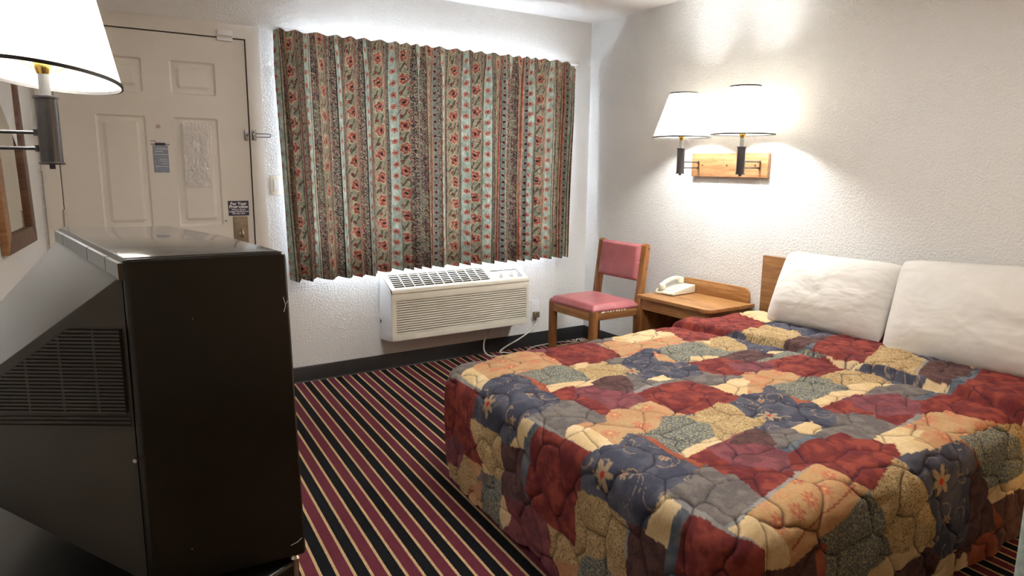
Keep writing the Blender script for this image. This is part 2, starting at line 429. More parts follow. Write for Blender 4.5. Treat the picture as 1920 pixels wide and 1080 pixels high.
b.faces.new([V[i][0] for i in range(len(xs))][::-1]+[bk[0], bk[1]]); b.faces.new([V[i][-1] for i in range(len(xs))]+[bk[2], bk[3]])
b.faces.new([V[0][j] for j in range(len(zs))]+[bk[3], bk[0]]); b.faces.new([V[-1][j] for j in range(len(zs))][::-1]+[bk[1], bk[2]])
bmesh.ops.recalc_face_normals(b, faces=b.faces)
me = bpy.data.meshes.new('door_leaf'); b.to_mesh(me); b.free(); link_mesh('door_leaf', me, M['door'], door)
for z in (1.07, 0.25, 1.86):
    mb = MB(); mb.tube([(0.056, -0.017, z-.05), (0.056, -0.017, z+.05)], 0.006); mb.tube([(0.056, -0.017, z+.05), (0.056, -0.017, z+.056)], [0.007, 0.003])
    mb.build('hinge', M['steel'], door)
mb = MB(); mb.tube([(0.526, 0.006, 1.562), (0.526, -0.004, 1.562)], 0.010, 20); mb.tube([(0.526, -0.003, 1.562), (0.526, -0.006, 1.562)], 0.006, 16); mb.build('peephole', M['chrome'], door)
lk = MB().box(0.884, 0.964, -0.004, 0.004, 0.80, 1.062, bev=0.002).build('lock_plate', M['antique'], door)
mb = MB(); mb.tube([(0.926, -0.004, 0.965), (0.926, -0.010, 0.965)], 0.014, 20); mb.box(0.9215, 0.9305, -0.034, -0.008, 0.940, 0.990, bev=0.004); mb.build('thumb_turn', M['chrome'], lk)
mb = MB(); mb.lathe([(0.006, 0.0), (0.028, 0.003), (0.030, 0.010), (0.012, 0.018), (0.011, 0.040), (0.026, 0.050), (0.030, 0.066), (0.022, 0.078), (0, 0.080)], 28, M=Matrix.Translation((0.924, -0.004, 0.85)) @ Matrix.Rotation(math.radians(90), 4, 'X')); mb.build('door_knob', M['antique'], lk)
mb = MB(); mb.tube([(0.844, 0.004, 1.039), (0.844, 0.0, 1.039)], 0.004); mb.build('screw', M['ink'], door)

# swing bar guard latch across door and casing
la = thing('swing_bar_latch', 'chrome swing bar guard latch across the door edge and casing', 'latch', (1.0, -0.014, 1.53))
mb = MB(); mb.box(0.008, 0.034, -0.004, 0.0, -0.030, 0.030, bev=0.001); mb.box(0.010, 0.030, -0.016, -0.004, -0.012, 0.012, bev=0.003); mb.tube([(0.020, -0.010, -0.024), (0.020, -0.010, 0.024)], 0.006); mb.build('frame_bracket', M['pewter'], la)
mb = MB(); mb.box(-0.028, -0.006, 0.008, 0.0175, -0.030, 0.030, bev=0.001); mb.tube([(-0.017, 0.010, 0), (-0.017, -0.016, 0)], 0.005); mb.lathe([(0, .008), (.006, .006), (.008, 0), (.006, -.006), (0, -.008)], 16, M=Matrix.Translation((-0.017, -0.020, 0))); mb.build('door_stud', M['pewter'], la)
mb = MB(); pts = [(0.028, -0.012, 0.010), (0.105, -0.012, 0.009)]+[(0.105+0.010*math.sin(a), -0.012, 0.009*math.cos(a)) for a in np.linspace(0.3, math.pi-0.3, 7)]+[(0.105, -0.012, -0.009), (0.028, -0.012, -0.010)]
mb.tube(pts, 0.003, 10); mb.build('swing_bar', M['pewter'], la)

# contact sensor
cs = thing('door_sensor', 'small white contact sensor at the top of the door', 'sensor', (0.89, 0, 2.07))
MB().box(-.040, .042, -.028, -.014, -.002, .028, bev=.003).build('magnet', M['ac_white'], cs)
MB().box(-.040, .042, -.020, .004, -.028, -.009, bev=.003).build('reed_switch', M['ac_white'], cs)

def text_mesh(name, s, size, mat, parent, loc, bold=0.0, align='CENTER'):
    c = bpy.data.curves.new(name, 'FONT'); c.body = s; c.size = size; c.align_x = align; c.offset = bold; c.extrude = 0.0004
    tmp = bpy.data.objects.new('tmp', c); COL.objects.link(tmp)
    dg = bpy.context.evaluated_depsgraph_get(); me = bpy.data.meshes.new_from_object(tmp.evaluated_get(dg))
    bpy.data.objects.remove(tmp)
    for v in me.vertices: x, y, z = v.co; v.co = (x, -z, y)
    o = link_mesh(name, me, mat, parent); o.location = loc; return o
sg = thing('safety_sign', 'navy sign reading For Your Protection above the door lock', 'sign', (0.9175, 0.003, 1.110))
MB().box(-.057, .057, -.0015, .0005, -.043, .043).build('sign_plate', M['navy'], sg, None)
text_mesh('lettering', 'For Your', 0.024, M['white_ink'], sg, (0, -.002, .019), 0.0007)
text_mesh('lettering', 'Protection', 0.024, M['white_ink'], sg, (0, -.002, .001), 0.0007)
text_mesh('lettering', 'When in Room,', 0.0125, M['white_ink'], sg, (0, -.002, -.012), 0.0002)
text_mesh('lettering', 'Engage Deadbolt and', 0.0125, M['white_ink'], sg, (0, -.002, -.023), 0.0002)
text_mesh('lettering', 'Security Latch', 0.0125, M['white_ink'], sg, (0, -.002, -.034), 0.0002)

nc = thing('notice_card', 'small grey blue notice sticker below the door peephole', 'notice', (0.528, 0.003, 1.40))
MB().box(-.038, .038, -.0008, .0008, -.086, .060).build('card', M['paper_blue'], nc, None)
mb = MB(); mb.box(-.046, .048, -.0012, .0008, .064, .068); mb.box(-.046, -.02, -.0012, .0008, .082, .085); mb.box(-.025, .026, -.0012, .0008, .060, .075); mb.build('heading', M['ink'], nc, None)
mb = MB()
for z, a, b_ in ((.042, -.022, .034), (.012, -.032, .034), (-.014, -.005, .032), (-.024, -.002, .034), (-.037, 0, .034), (-.052, -.03, .034), (.028, -.028, .01)):
    mb.box(a, b_, -.0014, 0, z-.0012, z+.0012)
mb.build('printed_line', M['paper'], nc, None)

ps = thing('notice_sleeve', 'printed rate notice in crinkled clear plastic sleeve on door', 'notice', (0.706, 0.0005, 1.413))
MB().box(-.052, .060, -.001, .001, -.168, .118, M=Matrix.Rotation(0.02, 4, 'Y')).build('notice_paper', M['paper'], ps, None)
mb = MB()
for a, b_, c, d in ((-.048, .052, .106, .109), (-.048, .052, -.160, -.157), (-.048, -.0455, -.16, .109), (.0495, .052, -.16, .109)): mb.box(a, b_, -.0022, -.0008, c, d)
z = .098
rr = random.Random(3)
while z > -.150:
    a = -.040+rr.random()*.012; b_ = .020+rr.random()*.026
    mb.box(a, b_, -.0022, -.0008, z-.0008, z+.0008); z -= .0105 if rr.random() < .8 else .017
mb.build('printed_line', M['ink_grey'], ps, None)
X, Z = np.meshgrid(np.linspace(-.062, .070, 40), np.linspace(-.176, .178, 90), indexing='ij')
Pf = np.stack([X, -.004-.006*fbm(X*30, Z*22, 3, 5), Z], -1); grid_mesh('clear_sleeve', Pf, M['film'], ps)

# light switch and outlet
sw = thing('light_switch', 'ivory rocker light switch plate between door and curtain', 'switch', (1.138, 0, 1.241))
MB().box(-.037, .037, -.006, 0, -.058, .058, bev=.003).build('cover_plate', M['plate'], sw)
mb = MB(); mb.box(-.018, .018, -.008, -.004, -.034, .034, bev=.001); mb.build('switch_frame', M['ac_cream'], sw)
mb = MB(); mb.prism([(-.007, -.030), (-.013, .0), (-.008, .030), (-.004, .030), (-.004, -.030)], -.014, .014, 'x'); mb.build('rocker', M['ac_white'], sw)

# ------------------------------------------------------------------ window behind the curtain
win = bpy.data.objects.new('window_1', None); COL.objects.link(win); tag(win, 'aluminium sliding window behind the floral curtain', kind='structure')
mb = MB()
mb.box(WX0, WX1, .06, .10, WZ0, WZ0+.04); mb.box(WX0, WX1, .06, .10, WZ1-.04, WZ1); mb.box(WX0, WX0+.04, .06, .10, WZ0, WZ1); mb.box(WX1-.04, WX1, .06, .10, WZ0, WZ1); mb.box(2.23, 2.27, .06, .10, WZ0, WZ1)
mb.build('window_frame', M['alu'], win, None)
for a, b_ in ((WX0+.04, 2.23), (2.27, WX1-.04)): MB().box(a, b_, .078, .082, WZ0+.04, WZ1-.04).build('window_pane', M['glass'], win, None)

# ------------------------------------------------------------------ curtain
def curtain():
    top = thing('pinch_pleat_curtain', 'floral striped curtain in rust, sage and brown hanging over the window', 'curtain', (0, 0, 0))
    NU, NV = 1150, 430
    s = np.linspace(0, 1, NU)[:, None]; tt = np.linspace(0, 1, NV)[None, :]   # tt: 0 top
    W = 4.3
    fs = s*W                                      # fabric coordinate
    # fold phase with irregular spacing
    k = 2*math.pi*24*s+1.6*np.sin(2*math.pi*2.3*s+1)+1.1*np.sin(2*math.pi*5.1*s)
    amp = 0.040*(0.55+0.75*vnoise(s*9, s*0+2.5))*(0.20+0.80*sstep(0, 0.16, tt))*(1+0.25*tt)
    drift = 0.9*(fbm(s*6, tt*1.3, 2, 3)-0.5)
    x0 = 1.135+s*(3.355-1.135); x1 = 1.178+s*(3.312-1.178)
    x = x0*(1-tt)+x1*tt+0.006*np.sin(k*2+0.6+drift)*(0.4+0.6*tt)
    y = -0.105+amp*np.sin(k+drift*2.2)+0.010*np.sin(2.7*k+1)*tt*0.7
    y = y-0.010*(fbm(s*40, tt*5, 2, 8)-0.5)
    # right end returns to the wall at the top
    ret = sstep(0.965, 1.0, s); y = y*(1-ret)+(-0.05)*ret
    zt = 2.120-0.006*np.sin(k*1.0); zt = zt-0.030*sstep(0.93, 1.0, s)
    hem = 0.683+0.010*sstep(0.26, 0.3, s)-0.012*(1-sstep(0.26, 0.27, s))+0.006*np.sin(k+0.8)
    z = zt*(1-tt)+hem*tt
    P = np.stack([x*np.ones_like(tt), y*np.ones_like(z), z], -1)
    o = grid_mesh('curtain_panel', P, M['curtain'], top)
    o.data.flip_normals()
    # print
    H = 1.44; f = fs*np.ones_like(tt); v = tt*H*np.ones_like(s)
    rep = 0.345; u = np.mod(f+0.02, rep)/rep; cell = np.floor((f+0.02)/rep)
    C = np.zeros(f.shape+(3,))
    def S(*c): return np.array(srgb(*c))
    n1 = fbm(f*60, v*25, 3, 1)[..., None]; n2 = fbm(f*35, v*14, 3, 4)[..., None]; n3 = fbm(f*130, v*60, 2, 7)[..., None]
    sage = S(136, 150, 134)*(1-n1)+S(200, 208, 190)*n1
    tanc = S(150, 118, 92)*(1-n1)+S(196, 172, 142)*n1
    brown = S(70, 46, 44)*(1-n1)+S(128, 88, 74)*n1
    rust = S(130, 56, 44)*(1-n3)+S(186, 92, 74)*n3
    cream = S(206, 190, 160); dark = S(36, 28, 30); wine = S(112, 44, 48)
    def put(mask, col):
        mk = mask[..., None]; C[:] = C*(1-mk)+col*mk
    def band(a, b_): return ((u >= a) & (u < b_)).astype(float)
    C[:] = tanc
    put(band(0, .17), sage)                        # rose stripe
    put(band(.17, .185), dark+0*sage); put(band(.185, .20), cream+0*sage); put(band(.20, .208), dark+0*sage)
    # leaf stripe
    lw = band(.208, .36); put(lw, brown)
    def leaves(mask, uc, hw, step, la, lb, cols, seed=0):
        for sgn, off in ((1, 0.0), (-1, step*.5)):
            ph = v+off+cell*.021; j = np.floor(ph/step); vv = np.mod(ph, step)-step/2
            uu = (u-uc)*rep*sgn-hw*.50; th = .62+.35*(vnoise(j*2.3, cell*3.1, seed)-.5)
            a_ = uu*math.sin(1)*0+uu*np.sin(th)+vv*np.cos(th); b_ = uu*np.cos(th)-vv*np.sin(th)
            q = (a_/la)**2+(b_/(lb*(1-.35*a_/la)))**2
            cc = cols[0]*(vnoise(j*1.7, cell*1.3, seed+2) > .5)[..., None]+cols[1]*(vnoise(j*1.7, cell*1.3, seed+2) <= .5)[..., None]
            put(mask*(q < 1.25), cream*.8+0*sage); put(mask*(q < 1.0), cc); put(mask*(q < .9)*(np.abs(b_) < .0012), cream*.7+0*sage)
            put(mask*(q < .8)*(np.mod(a_*1.0+np.abs(b_)*1.3, .009) < .002), dark*1.3+0*sage)
    leaves(lw, .284, .024, .040, .024, .0085, (S(74, 56, 60)+0*sage, S(98, 104, 88)*n1+S(130, 124, 100)*(1-n1)), 3)
    leaves(lw, .225, .012, .052, .018, .006, (S(140, 72, 60)+0*sage, S(64, 52, 58)+0*sage), 8)
    put(band(.36, .37), dark+0*sage); put(band(.37, .395), tanc); put(band(.395, .403), wine+0*sage)
    # peony stripe
    pw = band(.403, .66); put(pw, S(128, 140, 118)*n2+S(176, 150, 124)*(1-n2))
    def flowers(mask, uc, rad, step, off, inner, ring, ur=1.0, petals=5, seed=0):
        ph = v+off+cell*0.037
        j = np.floor(ph/step); vv = (np.mod(ph, step)-step/2); jit = (vnoise(j*3.7, cell*2.1, seed)-0.5)
        uu = (u-uc)*rep*ur-jit*0.25*rad
        r = np.hypot(uu, vv); th = np.arctan2(vv, uu)
        R_ = rad*(0.86+0.14*np.cos(petals*th+j*1.7))
        q = r/R_
        put(mask*(q < 1.22), cream*0.9+0*sage); put(mask*(q < 1.05), inner)
        sw_ = np.sin(q*9+th*2+j)
        put(mask*(q < 1.0)*(sw_ > 0.75), ring+0*sage); put(mask*(q < 0.28), dark*1.6+0*sage)
    flowers(pw, .53, .036, .145, 0, rust, cream*0.75, 1, 6, 2)
    flowers(pw, .475, .014, .145, .062, rust*0.9, wine, 1, 5, 3)
    flowers(pw, .60, .013, .145, .080, S(150, 60, 60)+0*sage, cream, 1, 5, 4)
    lf = np.sin(v*2*math.pi/0.145*2+u*60+n2[..., 0]*4); flow = np.abs(np.mod(v+cell*.037, .145)-.0725) > .045
    put(pw*flow*(lf > .55), S(78, 84, 66)+0*sage); put(pw*flow*(np.abs(lf-.5) < .07), cream*.9+0*sage)
    put(band(.66, .668), dark+0*sage); put(band(.668, .69), tanc); put(band(.69, .70), dark*1.5+0*sage); put(band(.70, .72), rust*1.0)
    put(band(.72, .735), tanc); put(band(.735, .74), dark+0*sage)
    # small dark rose stripe
    dw = band(.74, .83); put(dw, S(98, 110, 106)*n1+S(140, 144, 132)*(1-n1))
    flowers(dw, .785, .0115, .046, .01, S(92, 42, 46)+0*sage, dark, 1, 5, 5)
    put(band(.83, .838), cream*.9+0*sage)
    # second leaf stripe
    lw = band(.838, .985); put(lw, S(92, 66, 62)*n2+S(168, 138, 112)*(1-n2))
    leaves(lw, .91, .022, .046, .027, .009, (S(62, 50, 56)+0*sage, S(104, 66, 60)+0*sage), 13)
    leaves(lw, .86, .010, .034, .014, .005, (S(150, 78, 62)+0*sage, S(88, 92, 78)+0*sage), 17)
    leaves(lw, .965, .010, .038, .014, .005, (S(88, 92, 78)+0*sage, S(72, 50, 52)+0*sage), 19)
    put(band(.985, 1.0), dark+0*sage)
    flowers(band(0.0, .17), .085, .0175, .072, 0, S(166, 66, 62)*n3+S(196, 100, 84)*(1-n3), cream*.8, 1, 6, 6)
    C[:] = C*(0.56+0.55*(n3-.3)+.12*n1)
    col_attr(o.data, 'print', np.clip(C, 0, 1).reshape(-1, 3).astype(np.float32))
    vec_attr(o.data, 'cloth', np.stack([f, v, f*0], -1).reshape(-1, 3))
    rod = thing('curtain_rod', 'white traverse rod end sticking out above the curtain corner', 'curtain rod', (0, 0, 2.128))
    mb = MB(); mb.box(1.17, 3.375, -.066, -.054, -.012, .012, bev=.003); mb.box(3.363, 3.375, -.066, 0, -.012, .012, bev=.002); mb.box(1.17, 1.182, -.066, 0, -.012, .012, bev=.002)
    mb.build('rail', M['rod'], rod)
curtain()

# ------------------------------------------------------------------ through-wall air conditioner
ac = thing('air_conditioner', 'cream through-wall air conditioner with louvred front under the curtain', 'air conditioner', (1.78, 0, 0))
Wd = 1.07
prof = [(0, .212), (-.150, .226), (-.188, .236), (-.188, .555), (-.184, .560), (-.040, .637), (0, .642)]
mb = MB(); mb.prism(prof, 0, Wd, 'x', bev=.004); mb.build('housing', M['ac_white'], ac)
# front frame (cream) with louvres
mb = MB()
fx0, fx1, fz0, fz1 = 0.030, Wd-.020, .278, .500
mb.box(0.0, Wd, -.205, -.186, .236, fz0, bev=.003); mb.box(0.0, Wd, -.205, -.186, fz1, .548, bev=.004); mb.box(.0006, fx0, -.2042, -.186, fz0-.004, fz1+.004); mb.box(fx1, Wd-.0006, -.2042, -.186, fz0-.004, fz1+.004)
mb.build('front_frame', M['ac_cream'], ac)
MB().box(fx0, fx1, -.190, -.187, fz0, fz1).build('louvre_backing', M['ac_dark'], ac, None)
nl = 14; dz = (fz1-fz0)/nl
for k in range(nl):
    z0 = fz0+k*dz
    MB().prism([(-.191, z0+.001), (-.2035, z0+.002), (-.204, z0+.0075), (-.193, z0+dz*.78)], fx0, fx1, 'x').build('louvre', M['ac_cream'], ac, None)
# top slope: local frame along the slope from front lip to the back
def slope(u_, w, d=0.0):
    """u_ along the slope 0..1 from front lip to back, returns (y,z) raised by d"""
    y0, z0, y1, z1 = -.186, .566, -.040, .646
    nx, nz = -(z1-z0), (y1-y0); L = math.hypot(nx, nz)
    return (y0+(y1-y0)*u_+nx/L*d, z0+(z1-z0)*u_+nz/L*d)
def sbox(mbx, x0, x1, u0, u1, d0, d1, mi=0):
    a = slope(u0, 0, d0); b_ = slope(u1, 0, d0); c = slope(u1, 0, d1); d = slope(u0, 0, d1)
    mbx.prism([a, b_, c, d], x0, x1, 'x', mi=mi)
mb = MB()
sbox(mb, 0, Wd, -.14, .06, 0, .010); sbox(mb, 0, Wd, .94, 1.05, 0, .010)
sbox(mb, 0, .035, .06, .94, 0, .010); sbox(mb, .760, .800, .06, .94, 0, .010); sbox(mb, 1.035, Wd, .06, .94, 0, .012)
mb.prism([(-.208, .548), (-.212, .556), (-.204, .574), (-.178, .584), (-.178, .548)], 0, Wd, 'x', bev=.002)
mb.build('top_frame', M['ac_cream'], ac)
mb = MB(); sbox(mb, .035, .760, .06, .94, .0005, .002); mb.build('grille_backing', M['grille_black'], ac, None)
mb = MB()
for k in range(7):
    u_ = .10+k*.125; sbox(mb, .035, .760, u_, u_+.028, .004, .008)
for k in range(10):
    x_ = .035+.725*(k+.0)/10
    if k: sbox(mb, x_-.003, x_+.003, .06, .94, .005, .0105)
mb.build('top_grille', M['ac_cream'], ac, None)
mb = MB(); sbox(mb, .800, 1.035, .06, .94, .0005, .002); cp = mb.build('control_panel', M['ac_grey'], ac, None)
mb = MB(); sbox(mb, .80, 1.035, .70, .94, .002, .009); mb.build('panel_lid', M['ac_cream'], ac, None)
mb = MB(); sbox(mb, .815, 1.0, .08, .55, .002, .004); mb.build('dial_plate', M['ac_white'], cp, None)
for x_ in (.865, .955):
    a = slope(.30, 0, .002); ang = math.atan2(.146, -.080)
    Mx = Matrix.Translation((x_, a[0], a[1])) @ Matrix.Rotation(math.atan2(.080, .146), 4, 'X')
    mb = MB(); mb.lathe([(0, 0), (.019, 0), (.018, .010), (.0, .011)], 24, M=Mx); mb.box(-.003, .003, -.017, .017, .010, .020, bev=.002, M=Mx); mb.build('control_knob', M['ac_cream'], cp)
mb = MB(); mb.box(-.004, 0, -.024, -.012, .33, .35, bev=.001); mb.build('side_screw', M['ink'], ac)
# cord and plug
mb = MB()
cpts = [(.83, -.10, .235), (.80, -.09, .18), (.765, -.085, .11), (.76, -.10, .04), (.80, -.14, .010), (.90, -.17, .008), (.96, -.15, .010), (.93, -.11, .012), (.89, -.10, .02), (.95, -.09, .05), (1.08, -.075, .09), (1.20, -.06, .14), (1.262, -.05, .19), (1.268, -.040, .225)]
def catmull(p, n=8):
    p = [Vector(q) for q in p]; out = []
    for i in range(len(p)-1):
        a, b_, c, d = p[max(i-1, 0)], p[i], p[i+1], p[min(i+2, len(p)-1)]
        for k in range(n):
            t_ = k/n; out.append(0.5*((2*b_)+(-a+c)*t_+(2*a-5*b_+4*c-d)*t_*t_+(-a+3*b_-3*c+d)*t_**3))
    out.append(p[-1]); return out
mb.tube(catmull(cpts), .0055, 8); cord = mb.build('power_cord', M['cord'], ac)
mb = MB(); mb.box(1.245, 1.293, -.040, -.006, .222, .268, bev=.006); mb.build('plug', M['antique'], cord)
ol = thing('wall_outlet', 'white wall outlet plate right of the air conditioner', 'outlet', (3.052, 0, .270))
MB().box(-.037, .037, -.006, 0, -.060, .085, bev=.003).build('cover_plate', M['ac_white'], ol)
MB().box(-.018, .018, -.008, -.004, .030, .060, bev=.003).build('socket', M['ac_white'], ol)
# loose cable on the carpet by the chair
mb = MB(); mb.tube(catmull([(2.86, -.16, .006), (2.98, -.075, .007), (3.12, -.05, .006), (3.26, -.05, .006), (3.34, -.09, .007), (3.36, -.16, .006), (3.30, -.22, .006), (3.24, -.30, .006)]), .0045, 8)
tag(mb.build('loose_cable', M['cord']), 'pale cable curling over the carpet behind the chair leg', 'cable')
mb = MB()
rr = random.Random(5)
for k in range(26):
    x_, y_ = 3.50-abs(rr.gauss(0, .05)), -.03-abs(rr.gauss(0, .05)); s_ = .002+rr.random()*.004
    mb.box(x_-s_, x_+s_, y_-s_*.7, y_+s_*.7, .0, s_*1.2)
tag(mb.build('paper_scraps', M['paper'], sm=None), 'tiny white scraps littered on the carpet in the room corner', 'litter', kind='stuff')

# ------------------------------------------------------------------ chair
ch = thing('side_chair', 'wooden side chair with worn mauve vinyl seat and back in the corner', 'chair', (0, 0, 0))
yA, yB_ = -.93, -.45         # near and far side
for y0, y1 in ((yA, yA+.045), (yB_-.045, yB_)):
    MB().box(2.85, 2.895, y0, y1, 0, .445, bev=.006).build('front_leg', M['oak_z'], ch)
    mb = MB()
    mb.prism([(3.245, 0), (3.295, 0), (3.285, .42), (3.335, .84), (3.328, .862), (3.308, .868), (3.292, .855), (3.240, .44)], y0, y1, 'y', bev=.006); mb.build('rear_leg', M['oak_z'], ch)
    MB().box(2.89, 3.25, y0+.006, y1-.006, .385, .440, bev=.005).build('side_rail', M['oak_x'], ch)
    MB().box(2.89, 3.25, y0+.008, y1-.008, .085, .118, bev=.005).build('stretcher', M['oak_x'], ch)
MB().box(2.856, 2.885, yA+.043, yB_-.043, .380, .440, bev=.004).build('front_rail', M['oak'], ch)
MB().box(3.235, 3.262, yA+.043, yB_-.043, .380, .440, bev=.004).build('rear_rail', M['oak'], ch)
# cushion
def pad(name, x0, x1, y0, y1, z0, z1, dome, mat, parent, n=28, Mx=None, edge=.018):
    b = bmesh.new(); bmesh.ops.create_cube(b, size=1.0)
    for v in b.verts: v.co = Vector(((x0+x1)/2+v.co.x*(x1-x0), (y0+y1)/2+v.co.y*(y1-y0), (z0+z1)/2+v.co.z*(z1-z0)))
    bmesh.ops.subdivide_edges(b, edges=b.edges, cuts=n, use_grid_fill=True)
    cx, cy_ = (x0+x1)/2, (y0+y1)/2
    for v in b.verts:
        sx_, sy_2 = (v.co.x-cx)/((x1-x0)/2), (v.co.y-cy_)/((y1-y0)/2); tz = (v.co.z-z0)/(z1-z0)
        e = max(0, 1-abs(sx_)**5)*max(0, 1-abs(sy_2)**5)
        v.co.z += tz*dome*(e**.5)
        # round the rim
        k = max(abs(sx_), abs(sy_2)); r_ = max(0, (k-.9)/.1)
        sh = edge*(abs(tz-.45)*1.3)**2*r_
        v.co.x -= math.copysign(min(sh, abs(v.co.x-cx)), sx_); v.co.y -= math.copysign(min(sh, abs(v.co.y-cy_)), sy_2)
        if tz > .4: v.co.z -= edge*.6*r_*tz
        w = float(vnoise(v.co.x*24, v.co.y*24, 3))-.5; v.co.z += tz*w*.003
    if Mx is not None: bmesh.ops.transform(b, matrix=Mx, verts=b.verts)
    me = bpy.data.meshes.new(name); b.to_mesh(me); b.free(); smooth(me)
    return link_mesh(name, me, mat, parent)
pad('seat', 2.852, 3.250, yA+.004, yB_-.004, .434, .478, .016, M['vinyl'], ch)
Mb = Matrix.Translation((3.292, 0, .735)) @ Matrix.Rotation(math.radians(-90+7), 4, 'Y')
pad('backrest', -.125, .125, yA+.040, yB_-.040, -.006, .030, .010, M['vinyl'], ch, Mx=Mb)
# worn patches and bolts
rr = random.Random(2)
for k in range(9):
    x_ = 2.925+k*.025+rr.random()*.008; s_ = .003+rr.random()*.006
    mb = MB(); mb.box(x_-s_, x_+s_, yA+.0035, yA+.008, .432+rr.random()*.004, .4415, bev=.001); mb.build('worn_patch', M['plate'], ch, None)
for z_, x_ in ((.832, 3.318), (.70, 3.302)):
    mb = MB(); mb.tube([(x_, yA+.001, z_), (x_, yA-.002, z_)], .005, 12); mb.build('bolt', M['ink'], ch)

# ------------------------------------------------------------------ nightstand
ns = thing('nightstand', 'low oak laminate nightstand with backboard between chair and bed', 'nightstand', (0, 0, 0))
def rrect(a0, a1, b0, b1, rads, n=8):
    out = []
    for (cx, cy_, st, r) in ((a1, b1, 0, rads[0]), (a0, b1, 90, rads[1]), (a0, b0, 180, rads[2]), (a1, b0, 270, rads[3])):
        ox, oy = (cx-r if cx == a1 else cx+r), (cy_-r if cy_ == b1 else cy_+r)
        for k in range(n+1 if r > 0 else 1):
            an = math.radians(st+90*k/n) if r > 0 else 0
            out.append((ox+r*math.cos(an), oy+r*math.sin(an)) if r > 0 else (cx, cy_))
    return out
top = rrect(3.125, 3.535, -1.635, -1.03, (0, .006, .055, 0))
MB().prism(top, .535, .557, 'z', bev=.004).build('top', M['oak'], ns)
MB().prism(rrect(-1.610, -1.06, .557, .650, (.05, .05, 0, 0)), 3.505, 3.522, 'x', bev=.003).build('backboard', M['oak'], ns)
MB().box(3.150, 3.522, -1.060, -1.042, 0, .535, bev=.002).build('side_panel', M['oak_z'], ns)
MB().box(3.150, 3.522, -1.602, -1.584, 0, .535, bev=.002).build('side_panel', M['walnut'], ns)
MB().box(3.150, 3.168, -1.584, -1.060, .462, .535, bev=.002).build('drawer_front', M['oak'], ns)
MB().box(3.17, 3.522, -1.584, -1.060, .12, .138, bev=.002).build('shelf', M['walnut'], ns)
MB().box(3.500, 3.518, -1.584, -1.060, .0, .535).build('back_panel', M['walnut'], ns)

# ------------------------------------------------------------------ telephone
ph_ = thing('desk_telephone', 'ivory push button desk telephone on the nightstand', 'telephone', (3.385, -1.125, .557), math.radians(4))
b = MB(); b.hull([(-.115, -.075, .004), (-.115, .075, .004), (.110, -.075, .004), (.110, .075, .004), (-.115, -.075, .018), (-.115, .075, .018), (.110, -.072, .056), (.110, .072, .056), (-.10, -.072, .026), (-.10, .072, .026)], bev=.006, seg=3)
ba = b.build('base', M['phone'], ph_)
th_ = math.atan2(.030, .21)
Ms = Matrix.Translation((-.10, 0, .026)) @ Matrix.Rotation(-th_, 4, 'Y')
mb = MB(); mb.box(.008, .195, -.062, .002, -.002, .0035, bev=.001, M=Ms); mb.build('keypad_plate', M['ac_white'], ba)
kb = None
for i in range(3):
    for j in range(4):
        mb = MB(); mb.box(.030+j*.026, .046+j*.026, -.052+i*.019, -.040+i*.019, .003, .007, bev=.001, M=Ms); mb.build('key', M['plate'], ba)
hp = [(-.112, .040, .052), (-.085, .040, .060), (-.045, .040, .078), (0, .040, .088), (.045, .040, .092), (.080, .040, .086), (.105, .040, .080)]
mb = MB(); mb.tube(catmull(hp, 5), .0145, 14)
for q in ((-.092, .040, .046), (.090, .040, .072)):
    mb.lathe([(0, -.018), (.024, -.014), (.027, 0), (.022, .013), (0, .016)], 24, M=Matrix.Translation(q) @ Matrix.Rotation(-.2, 4, 'Y'))
mb.build('handset', M['phone'], ph_)
mb = MB(); pts = []
for k in range(160):
    a = k/160; cx_, cy_2 = -.118-.030*math.sin(a*math.pi), .050+.020*a; an = a*2*math.pi*18
    pts.append((cx_+.005*math.cos(an), cy_2-.05*a, .010+.030*(1-a)*0.8+.005*math.sin(an)))
mb.tube(pts, .0015, 5); mb.build('coiled_cord', M['phone'], ph_)

